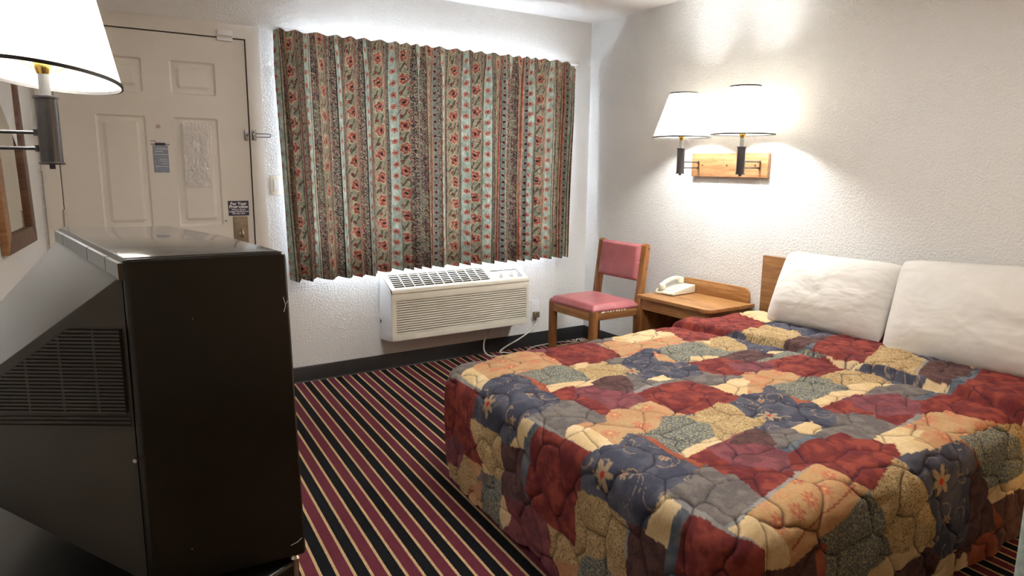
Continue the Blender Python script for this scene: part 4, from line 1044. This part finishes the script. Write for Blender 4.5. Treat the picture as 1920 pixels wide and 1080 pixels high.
R 1579,-3039 1602,-3074 1632,-3110 1662,-3144 1691,-3179 1698,-3193 1595,-3210 1499,-3228 1545,-3136 1511,-3097
R 1800,-3096 1891,-3087 1988,-3078 2030,-3102 2077,-3141 2123,-3180 2007,-3244 1928,-3292 1889,-3329 1864,-3315 1824,-3287 1813,-3237 1821,-3177 1729,-3190 1723,-3166
R 2009,-3090 2087,-3087 2093,-3124 2025,-3105
K 1511,-3097 1533,-3109 1513,-3195 1492,-3228 1408,-3257 1331,-3250 1381,-3210 1433,-3162
O 1392,-3262 1486,-3243 1587,-3218 1698,-3193 1821,-3177 1813,-3237 1824,-3287 1871,-3325 1769,-3352 1717,-3366 1667,-3380 1617,-3393 1549,-3406 1483,-3419 1473,-3368 1430,-3311
T 1489,-3376 1533,-3360 1580,-3345 1634,-3330 1693,-3320 1756,-3309 1824,-3297 1825,-3302 1757,-3314 1695,-3324 1637,-3335 1585,-3350 1539,-3366 1495,-3382
L 1492,-3228 1597,-3209 1710,-3190 1821,-3172 1701,-3199 1589,-3222 1486,-3243 1386,-3255 1336,-3257 1331,-3250 1373,-3241 1424,-3244
C 1338,-3259 1389,-3262 1430,-3311 1473,-3372 1465,-3417 1356,-3397 1374,-3341 1357,-3330 1341,-3291
L 1330,-3252 1339,-3284 1360,-3326 1359,-3333 1333,-3291 1319,-3260
R 1319,-3260 1333,-3291 1359,-3333 1373,-3344 1353,-3407 1288,-3363 1246,-3328 1283,-3293
G 1617,-3393 1675,-3377 1733,-3360 1797,-3344 1868,-3328 1882,-3340 1878,-3383 1876,-3428 1876,-3476 1879,-3526 1832,-3565 1722,-3528 1622,-3495 1618,-3443
M 1356,-3398 1430,-3413 1489,-3421 1552,-3411 1617,-3400 1615,-3446 1615,-3493 1529,-3465 1448,-3439 1353,-3407
T 1589,-3436 1616,-3408 1642,-3416 1631,-3455 1622,-3495 1589,-3484
S 2698,-3304 2855,-3332 2851,-3379 2852,-3443 2858,-3516 2801,-3448 2778,-3375 2735,-3327
G 2434,-3289 2559,-3297 2694,-3306 2789,-3373 2813,-3451 2768,-3494 2619,-3490 2542,-3487 2510,-3384 2450,-3329
N 2087,-3320 2164,-3305 2279,-3301 2402,-3296 2458,-3354 2498,-3430 2522,-3497 2507,-3545 2484,-3613 2432,-3641 2342,-3640 2255,-3638 2195,-3548 2198,-3500 2152,-3422 2127,-3367
T 2402,-3296 2430,-3311 2509,-3393 2531,-3479 2488,-3428 2478,-3372 2437,-3322
S 1873,-3338 1970,-3326 2077,-3313 2127,-3367 2152,-3422 2198,-3500 2199,-3568 2126,-3561 2038,-3548 1955,-3536 1919,-3458 1913,-3396
G 1773,-3349 1865,-3338 1913,-3396 1919,-3467 1963,-3539 1849,-3561 1773,-3545 1769,-3492 1769,-3443 1771,-3394
C 1843,-3568 1902,-3554 1963,-3539 2127,-3566 2151,-3593 2061,-3599 1975,-3604
C 2543,-3497 2745,-3500 2802,-3553 2685,-3555 2594,-3547
C 2762,-3499 2855,-3499 2867,-3558 2798,-3535
M 2607,-3556 2736,-3569 2874,-3583 2914,-3671 2984,-3797 3087,-4024 2762,-3596 2692,-3665
T 2510,-3556 2596,-3559 2692,-3642 2740,-3781 2672,-3785 2580,-3665
M 2432,-3641 2567,-3661 2727,-3655 2814,-3953 2468,-3330 2420,-3795 2420,-3704
C 2224,-3654 2366,-3675 2440,-3774 2271,-3719
M 1984,-3607 2070,-3599 2159,-3591 2257,-3644 2248,-3711 2100,-3658 1969,-3612
"""
PATCHES = [(l.split()[0], [tuple(int(c)/1000 for c in q.split(",")) for q in l.split()[1:]]) for l in _PD.strip().splitlines()]
#PATCH_END
def quilt_base(step=.004):
    """returns vertices, quads, fabric coords; ring grid wraps foot, near and far side"""
    cx0, cy0, cy1 = XF+RC, YN+RC, YF-RC
    nx = int((XH-cx0)/step)+1; ny = int((cy1-cy0)/step)+1
    gx = np.linspace(cx0, XH, nx); gy = np.linspace(cy0, cy1, ny)
    GX, GY = np.meshgrid(gx, gy, indexing='ij')
    core = np.stack([GX, GY, np.full_like(GX, ZT)], -1).reshape(-1, 3)
    cuv = np.stack([GX, GY], -1).reshape(-1, 2)
    idx = np.arange(nx*ny).reshape(nx, ny)
    nf = 70
    # perimeter from head on the near side, round the foot, to head on the far side
    bx = list(gx[::-1])+[cx0]*nf+[cx0]*(ny-1); by = [cy0]*nx+[cy0]*nf+list(gy[1:])
    bi = list(idx[::-1, 0])+[idx[0, 0]]*nf+list(idx[0, 1:])
    ang = [270.]*nx+list(np.linspace(270, 180, nf+1)[1:])+[180.]*(ny-1)
    bx += [cx0]*nf+list(gx[1:]); by += [cy1]*nf+[cy1]*(nx-1); bi += [idx[0, -1]]*nf+list(idx[1:, -1])
    ang += list(np.linspace(180, 90, nf+1)[1:])+[90.]*(nx-1)
    bx, by, bi, ang = map(np.array, (bx, by, bi, ang)); an = np.radians(ang); dx, dy = np.cos(an), np.sin(an)
    RHO = .62; nr_ = int(RHO/step); rho = np.linspace(0, RHO, nr_+1)[1:]
    R_ = rho[None, :]*np.ones((len(bx), 1))
    fl = RC-ED; q = ED*math.pi/2
    t_ = np.clip((R_-fl)/q, 0, 1)
    hor = np.where(R_ < fl, R_, fl+ED*np.sin(t_*math.pi/2)); drop = np.where(R_ < fl, 0, ED*(1-np.cos(t_*math.pi/2)))
    ex = np.clip(R_-fl-q, 0, None)
    drop = drop+ex
    # sides bulge a little, then the hem tucks in
    hor = hor+.018*np.sin(np.clip(ex/.42, 0, 1)*math.pi)
    s_ = np.arange(len(bx))
    A_ = ang[:, None]*np.ones_like(R_)
    wf = np.exp(-((A_-128)/34)**2)       # far foot corner: hangs rounder and tucks under
    wn = np.exp(-((A_-225)/26)**2)       # near foot corner: pulled out
    dn = np.clip(drop/.45, 0, 1)
    hor = hor-wf*(.016+.16*dn**1.2)
    hor = hor+wn*.030*(1-dn*.6)
    lim_ = ZT-.030
    drop = np.minimum(drop, lim_+0*drop)
    Xr = bx[:, None]+dx[:, None]*hor; Yr = by[:, None]+dy[:, None]*hor; Zr = ZT-drop
    ring = np.stack([Xr, Yr, Zr], -1)
    ruv = np.stack([bx[:, None]+dx[:, None]*R_, by[:, None]+dy[:, None]*R_], -1)
    n0 = len(core); ri = n0+np.arange(ring.shape[0]*ring.shape[1]).reshape(ring.shape[:2])
    full = np.concatenate([bi[:, None], ri], 1)
    keep = int(np.searchsorted(fl+q+(rho-fl-q)-fl-q+ED, 0))
    # drop the rows that sit on the hem limit
    maxr = fl+q+(lim_-ED); kr = int(np.searchsorted(rho, maxr))+1; full = full[:, :kr+1]
    Q1 = np.stack([idx[:-1, :-1], idx[1:, :-1], idx[1:, 1:], idx[:-1, 1:]], -1).reshape(-1, 4)
    Q2 = np.stack([full[:-1, :-1], full[:-1, 1:], full[1:, 1:], full[1:, :-1]], -1).reshape(-1, 4)
    Q2 = Q2[:, ::-1]
    V = np.concatenate([core, ring.reshape(-1, 3)])
    # the cloth was pulled askew: the foot edge runs slightly inward toward the window
    wy = np.clip((V[:, 1]-YN)/(YF-YN), 0, 1); V[:, 0] += .085*wy**2*np.clip((2.6-V[:, 0])/1.3, 0, 1)
    UV = np.concatenate([cuv, ruv.reshape(-1, 2)])
    deg = np.array([len(set(r)) < 4 for r in Q2]) if False else (Q2[:, 0] == Q2[:, 3]) | (Q2[:, 1] == Q2[:, 2]) | (Q2[:, 0] == Q2[:, 1]) | (Q2[:, 2] == Q2[:, 3])
    return V, Q1, Q2, deg, UV
#QUILT_END

def cells(u, v, size=.135, seed=1):
    """pebble cells: returns distance to the nearest seam and cell id noise"""
    wu = u+.030*(vnoise(u*11, v*11, seed)-.5)*2+.010*(vnoise(u*27, v*27, seed+3)-.5)
    wv = v+.030*(vnoise(u*11, v*11, seed+5)-.5)*2+.010*(vnoise(u*27, v*27, seed+8)-.5)
    sx_, sy_ = size*1.12, size*.80
    gi, gj = np.floor(wu/sx_).astype(int), np.floor(wv/sy_).astype(int)
    rs = np.random.RandomState(seed+40); J = rs.rand(64, 64, 2)
    best = np.full(u.shape, 9.0); sec = np.full(u.shape, 9.0); bid = np.zeros(u.shape)
    for i in (-1, 0, 1):
        for j in (-1, 0, 1):
            a, b_ = gi+i, gj+j; jt = J[a % 64, b_ % 64]
            cx_ = (a+.5+(b_ % 2)*.5-.25+(jt[..., 0]-.5)*.55)*sx_; cy_ = (b_+.5+(jt[..., 1]-.5)*.5)*sy_
            d = np.hypot((wu-cx_), (wv-cy_)*1.15)
            nb_ = d < best; sec = np.where(nb_, best, np.minimum(sec, d)); bid = np.where(nb_, (a % 64)*64+(b_ % 64), bid); best = np.where(nb_, d, best)
    return (sec-best)*.5, bid

KIND = {  # base colour, second colour, noise scale, speck alpha, speck colour
    'R': ((138, 66, 56), (112, 50, 48), 26, 0, (120, 30, 38)),
    'P': ((130, 76, 80), (108, 64, 70), 30, .35, (96, 40, 52)),
    'N': ((66, 68, 82), (86, 86, 98), 22, 0, (60, 60, 80)),
    'K': ((116, 110, 106), (96, 92, 92), 40, .30, (132, 112, 100)),
    'S': ((194, 170, 126), (180, 154, 112), 30, .85, (104, 76, 48)),
    'G': ((98, 104, 104), (84, 92, 96), 40, .80, (176, 166, 132)),
    'C': ((214, 190, 150), (204, 178, 134), 14, 0, (200, 160, 110)),
    'O': ((182, 154, 114), (176, 142, 104), 16, .30, (190, 96, 72)),
    'B': ((80, 88, 98), (106, 112, 118), 34, .10, (60, 66, 84)),
    'L': ((150, 146, 142), (132, 130, 128), 30, 0, (120, 120, 120)),
    'M': ((92, 68, 66), (74, 54, 56), 40, .35, (112, 82, 72)),
    'T': ((158, 92, 68), (146, 80, 60), 20, 0, (150, 60, 50)),
}
def point_in(poly, u, v):
    inside = np.zeros(u.shape, bool); n = len(poly); j = n-1
    for i in range(n):
        (xi, yi), (xj, yj) = poly[i], poly[j]
        if yi != yj:
            c = ((yi > v) != (yj > v)) & (u < (xj-xi)*(v-yi)/(yj-yi)+xi); inside ^= c
        j = i
    return inside
def paint_quilt(u, v):
    """patch colours over the cloth"""
    n = len(u)
    names = list(KIND)
    kind = np.zeros(n, int)
    # fallback layout for the parts nobody traced: staggered patches
    wu, wv = u+.01*(vnoise(u*9, v*9, 21)-.5), v+.01*(vnoise(u*9, v*9, 22)-.5)
    row = np.floor(wv/.17).astype(int); cu = np.floor((wu+.11*(row % 3))/.24).astype(int)
    seq = np.array([names.index(c) for c in 'RSNGPCKOMRSGNPOR']); kind = seq[(cu*5+row*3) % 16]
    pid = (cu*31+row*7) % 97
    for k, (c, poly) in enumerate(PATCHES):
        P_ = np.array(poly); lo, hi = P_.min(0)-.008, P_.max(0)+.008
        m_ = (u > lo[0]) & (u < hi[0]) & (v > lo[1]) & (v < hi[1])
        if not m_.any(): continue
        ii = np.nonzero(m_)[0]; cU, cV = (lo+hi)/2; kx = 1/(1+.010/max(hi-lo)); w = point_in(poly, cU+(u[ii]-cU)*kx+.003*(vnoise(u[ii]*40, v[ii]*40, 2)-.5), cV+(v[ii]-cV)*kx+.003*(vnoise(u[ii]*40, v[ii]*40, 6)-.5))
        kind[ii[w]] = names.index(c); pid[ii[w]] = 100+k
    # close the slivers between outlines: spread each cloth to its unclaimed neighbours on a 6 mm lattice
    g = .006; iu, iv = ((u-u.min())/g).astype(int), ((v-v.min())/g).astype(int)
    Kg = -np.ones((iu.max()+1, iv.max()+1), int); tr = pid >= 100; Kg[iu[tr], iv[tr]] = kind[tr]
    for _ in range(22):
        for ax, sh in ((0, 1), (0, -1), (1, 1), (1, -1)):
            Sg = np.roll(Kg, sh, ax); Kg = np.where(Kg < 0, Sg, Kg)
    kk = Kg[iu, iv]; fill = (~tr) & (kk >= 0); kind[fill] = kk[fill]
    col = np.zeros((n, 3)); sp = np.zeros((n, 3)); al = np.zeros(n)
    for k, nm in enumerate(names):
        a, b_, s_, alpha, sc_ = KIND[nm]; m_ = kind == k
        if not m_.any(): continue
        f_ = sstep(.35, .65, fbm(u[m_]*s_, v[m_]*s_, 3, k))[:, None]
        col[m_] = np.array(srgb(*a))*(1-f_)+np.array(srgb(*b_))*f_; sp[m_] = srgb(*sc_); al[m_] = alpha
    # motifs
    tan_ = np.array(srgb(168, 146, 116)); red_ = np.array(srgb(176, 58, 44)); org = np.array(srgb(186, 82, 60))
    N_ = kind == names.index('N')
    if N_.any():
        uu, vv2 = u[N_], v[N_]; c = col[N_]
        # scrolling vines
        sp1 = np.zeros(len(uu))
        for cell, off in ((.155, .03), (.11, .085)):
            gu, gv = np.floor((uu+off)/cell), np.floor((vv2+off*1.7)/cell)
            a, b_ = uu+off-(gu+.5)*cell, vv2+off*1.7-(gv+.5)*cell; r = np.hypot(a, b_); th = np.arctan2(b_, a)+vnoise(gu*3.3, gv*5.7, 33)*6.28
            sgn = np.where(vnoise(gu*1.7, gv*2.9, 35) > .5, 1, -1); ph_ = np.mod(sgn*th-r/(cell*.42)*3.9, 2*math.pi)
            wd = .0052/np.maximum(r, .004)*(1.2-r/(cell*.6)); sp1 = np.maximum(sp1, (np.abs(ph_-math.pi) < wd*1.1)*(r < cell*.52)*(r > .008))
        mk = sp1 > .5; c[mk] = c[mk]*.38+tan_*.62
        # blossoms: the big six-petalled ones where the print shows them, smaller buds round about
        for bu, bv, rad, ro in ((1.262, -2.836, .047, .3), (1.262, -2.135, .043, .9), (2.234, -3.385, .052, 1.9), (1.292, -2.912, .017, 0), (1.444, -2.928, .020, 1), (1.255, -2.319, .018, 2),
                                (1.95, -2.23, .040, .5), (2.02, -2.86, .042, 1.2), (2.50, -2.40, .038, .2), (2.28, -3.52, .020, 1), (1.40, -2.25, .018, .4), (1.62, -2.25, .018, .8), (2.12, -2.75, .018, 2.2), (3.02, -2.2, .035, 1.0), (3.05, -2.95, .035, .1)):
            a, b_ = uu-bu, vv2-bv; r = np.hypot(a, b_); th = np.arctan2(b_, a)+ro
            pet = rad*(.30+.70*np.abs(np.cos(th*3))**1.2)*(.9+.2*vnoise(th*2+9, th*0+bu*9, 5)); mk = r < pet
            c[mk] = c[mk]*.12+tan_*.88; mk = (r < pet*.92)*(np.abs(np.sin(th*3)) < .10)*(r > rad*.22); c[mk] = c[mk]*.85
            mk = r < rad*.22; c[mk] = red_
        col[N_] = c
    O_ = kind == names.index('O')
    if O_.any():
        uu, vv2 = u[O_], v[O_]; c = col[O_]; cell = .115
        gu, gv = np.floor(uu/cell), np.floor(vv2/cell)
        ou = (vnoise(gu*5.3, gv*3.1, 41)-.5)*.5*cell; ov = (vnoise(gu*2.3, gv*7.1, 42)-.5)*.5*cell
        a, b_ = uu-(gu+.5)*cell-ou, vv2-(gv+.5)*cell-ov; r = np.hypot(a, b_); th = np.arctan2(b_, a)
        pet = .034*(.5+.5*np.abs(np.cos(th*4+gu*2))); mk = (r < pet) & (np.sin(r*900+th*8) > -.4); c[mk] = c[mk]*.35+np.array(srgb(186, 80, 70))*.65
        mk = r < .006; c[mk] = np.array(srgb(226, 176, 120))
        nr2 = (vv2 < -3.16) & (uu > 1.38) & (uu < 1.86)
        if nr2.any():
            c[nr2] = np.array(srgb(184, 152, 108))*(.94+.1*vnoise(uu[nr2]*30, vv2[nr2]*30, 4))[:, None]
            for bu, bv in ((1.621, -3.290), (1.698, -3.278), (1.548, -3.302), (1.469, -3.310), (1.775, -3.245), (1.66, -3.215), (1.80, -3.30)):
                a, b_ = uu-bu, vv2-bv; r = np.hypot(a, b_); th = np.arctan2(b_, a)+bu*20
                mk = nr2 & (r < .029*(.45+.55*np.abs(np.cos(th*4)))) & (np.sin(r*1100+th*5) > -.55); c[mk] = c[mk]*.30+np.array(srgb(172, 70, 62))*.70
                mk = nr2 & (r < .004); c[mk] = np.array(srgb(220, 170, 110))
        f_ = sstep(.5, .7, fbm(uu*12, vv2*12, 2, 8))[:, None]*.22; c = c*(1-f_)+np.array(srgb(196, 118, 90))*f_
        col[O_] = c
    R_ = kind == names.index('R')
    if R_.any():
        f_ = sstep(.52, .66, fbm(u[R_]*34, v[R_]*34, 3, 15))[:, None]*.55; col[R_] = col[R_]*(1-f_)+np.array(srgb(92, 36, 46))*f_
    return col, sp, al
def build_quilt():
    V, Q1, Q2, deg, UV = quilt_base(.0042)
    u, v = UV[:, 0], UV[:, 1]
    tri = np.array([list(dict.fromkeys(r)) for r in Q2[deg].tolist()]); Q2 = Q2[~deg]
    Q = np.concatenate([Q1, Q2])
    o = arr_mesh('patchwork_bedspread', V, Q, M['quilt'], None, tri); me = o.data
    nrm_ = np.zeros(len(V)*3, np.float32); me.vertices.foreach_get('normal', nrm_); N = nrm_.reshape(-1, 3).astype(float)
    N[V[:, 2] >= ZT-1e-6] = (0, 0, 1)
    d, bid = cells(u, v, .165)
    side = sstep(.02, .12, ZT-V[:, 2])
    puff = (.0055+.004*side)*(1-np.exp(-d/.013))-.0035*np.exp(-(d/.003)**2)
    wr = .010*(fbm(u*7, v*16, 3, 51)-.5)*(1-side)+.022*(fbm(u*5, v*5, 3, 52)-.5)
    # pulled wrinkles running toward the pillows
    wr += .007*np.abs(np.sin((v*1.0+.25*u)*46+5*fbm(u*3, v*3, 2, 55)))*sstep(1.9, 2.5, u)*(1-side)*fbm(u*6, v*6, 2, 57)
    wr += .020*side*(fbm(u*9, v*9, 3, 53)-.5)
    # folded band in front of the pillows
    xc = 2.815+.018*np.sin(v*5)+.02*(vnoise(v*6, v*0, 61)-.5)
    e = u-xc
    roll = .026*sstep(0, .028, e)*(1-.3*sstep(.10, .28, e))+.012*sstep(0, .05, e)*(1-sstep(.12, .2, e))-.012*np.exp(-(e/.012)**2)
    mid = .020*np.sin(np.clip((v-YN)/(YF-YN), 0, 1)*math.pi)
    V2 = V+N*(puff+wr)[:, None]; V2[:, 2] += (roll+mid)*(1-side)+0
    V2[:, 2] = np.maximum(V2[:, 2], .012); V2[:, 0] = np.minimum(V2[:, 0], 3.505)
    me.vertices.foreach_set('co', V2.astype(np.float32).ravel()); me.update()
    col, sp, al = paint_quilt(u, v)
    th_ = np.exp(-(d/.0024)**2)[:, None]*.85; col = col*(1-th_)+np.array(srgb(44, 36, 46))*th_; al = al*(1-th_[:, 0])  # dark stitch thread, with the shadow in the seams painted into the colour
    ca = np.concatenate([col, al[:, None]], 1); col_attr(me, 'print', np.clip(ca, 0, 1)); col_attr(me, 'speck', sp)
    vec_attr(me, 'cloth', np.stack([u, v, u*0], -1))
    me.update()
    tag(o, 'quilted patchwork bedspread in red, navy, cream and grey draped over the bed', 'bedspread')
    return o
build_quilt()

# ------------------------------------------------------------------ pillows
def pillow(label, W_, H_, T_, Mx, seed):
    nu, nv = 130, 90
    s_ = np.linspace(-1, 1, nu)[:, None]*np.ones((1, nv)); t_ = np.linspace(-1, 1, nv)[None, :]*np.ones((nu, 1))
    prof = (np.clip(1-np.abs(s_)**3.0, 0, 1)**.6)*(np.clip(1-np.abs(t_)**2.3, 0, 1)**.6)
    pin = 1-.055*(1-np.abs(t_)**2)[:]*np.abs(s_)**3
    X_ = s_*W_/2*(1-.020*(1-t_**2)*np.abs(s_)**4-.05*np.abs(t_)**8); Y_ = t_*H_/2*(1-.025*(1-s_**2)*np.abs(t_)**4-.07*np.abs(s_)**8)
    w1 = fbm(s_*2.6+1.2*fbm(s_*2, t_*2, 2, seed+9), t_*2.8+1.5*fbm(s_*2, t_*2, 2, seed+7), 4, seed)-.5; w2 = np.abs(fbm(s_*2.0+2*fbm(s_*1.5, t_*1.5, 2, seed+2), t_*4.5+2*fbm(s_*1.2, t_*2, 2, seed+1), 3, seed+4)-.5)
    w = .015*w1-.012*w2*(.3+.7*np.abs(s_))
    Zf = T_/2*prof+w*prof**.5; Zb = -T_/2*prof*.75
    Pf = np.stack([X_, Y_, Zf], -1); Pb = np.stack([X_, Y_, Zb], -1)[::-1]
    idx = np.arange(nu*nv).reshape(nu, nv)
    q = np.stack([idx[:-1, :-1], idx[1:, :-1], idx[1:, 1:], idx[:-1, 1:]], -1).reshape(-1, 4)
    V = np.concatenate([Pf.reshape(-1, 3), Pb.reshape(-1, 3)]); Q = np.concatenate([q, q+nu*nv])
    o = arr_mesh('pillow', V, Q, M['linen'])
    b = bmesh.new(); b.from_mesh(o.data); bmesh.ops.remove_doubles(b, verts=b.verts, dist=.0005); bmesh.ops.recalc_face_normals(b, faces=b.faces); b.to_mesh(o.data); b.free(); smooth(o.data)
    o.matrix_world = Mx; tag(o, label, 'pillow', 'white pillows at the head of the bed'); return o
def pil_m(bottom_c, tilt, rz, rx=0):
    # local x along the headboard (toward the camera side, world -y), local y up the slope, local z toward the foot
    R_ = Matrix.Rotation(rz, 4, 'Z') @ Matrix((( 0, math.sin(tilt), -math.cos(tilt)), (-1, 0, 0), (0, math.cos(tilt), math.sin(tilt)))).to_4x4() @ Matrix.Rotation(rx, 4, 'Z')
    return Matrix.Translation(bottom_c) @ R_
pillow('white pillow leaning on the headboard nearest the nightstand', .66, .42, .21, pil_m((3.35, -2.235, .728), math.radians(24), 0, math.radians(0)), 3)
pillow('white pillow in front at the right edge overlapping the other pillow', .74, .49, .23, pil_m((3.33, -2.935, .742), math.radians(22), math.radians(2), math.radians(3)), 9)

# ------------------------------------------------------------------ armchair whose arm just enters the frame at the lower right
ar = thing('armchair', 'pale sage upholstered armchair arm at the lower right edge', 'armchair', (2.09, -3.595, 0), math.radians(-20))
MB().box(0, .12, -.62, 0, .10, .60, bev=.035, seg=4).build('arm', M['sage'], ar)
MB().box(.60, .72, -.62, 0, .10, .60, bev=.035, seg=4).build('arm', M['sage'], ar)
MB().box(.11, .61, -.60, -.02, .12, .44, bev=.03, seg=4).build('seat', M['sage'], ar)
MB().box(.02, .70, -.74, -.56, .12, .90, bev=.05, seg=4).build('backrest', M['sage'], ar)
for x_, y_ in ((.03, -.06), (.64, -.06), (.03, -.66), (.64, -.66)): MB().box(x_, x_+.04, y_, y_+.04, 0, .12).build('leg', M['oak_z'], ar, None)

# ------------------------------------------------------------------ put each group's origin at the base of the thing
bpy.context.view_layer.update()
for o in [q for q in sc.objects if q.type == 'EMPTY' and q.parent is None]:
    if o.location.length > 1e-6: continue
    pts = []
    def walk(q):
        for c in q.children:
            if c.type == 'MESH': pts.extend([c.matrix_world @ Vector(v) for v in c.bound_box])
            walk(c)
    walk(o)
    if not pts: continue
    lo = [min(p_[i] for p_ in pts) for i in range(3)]; hi = [max(p_[i] for p_ in pts) for i in range(3)]
    base = Vector(((lo[0]+hi[0])/2, (lo[1]+hi[1])/2, lo[2]))
    o.location = base
    for c in o.children: c.location = c.location-base
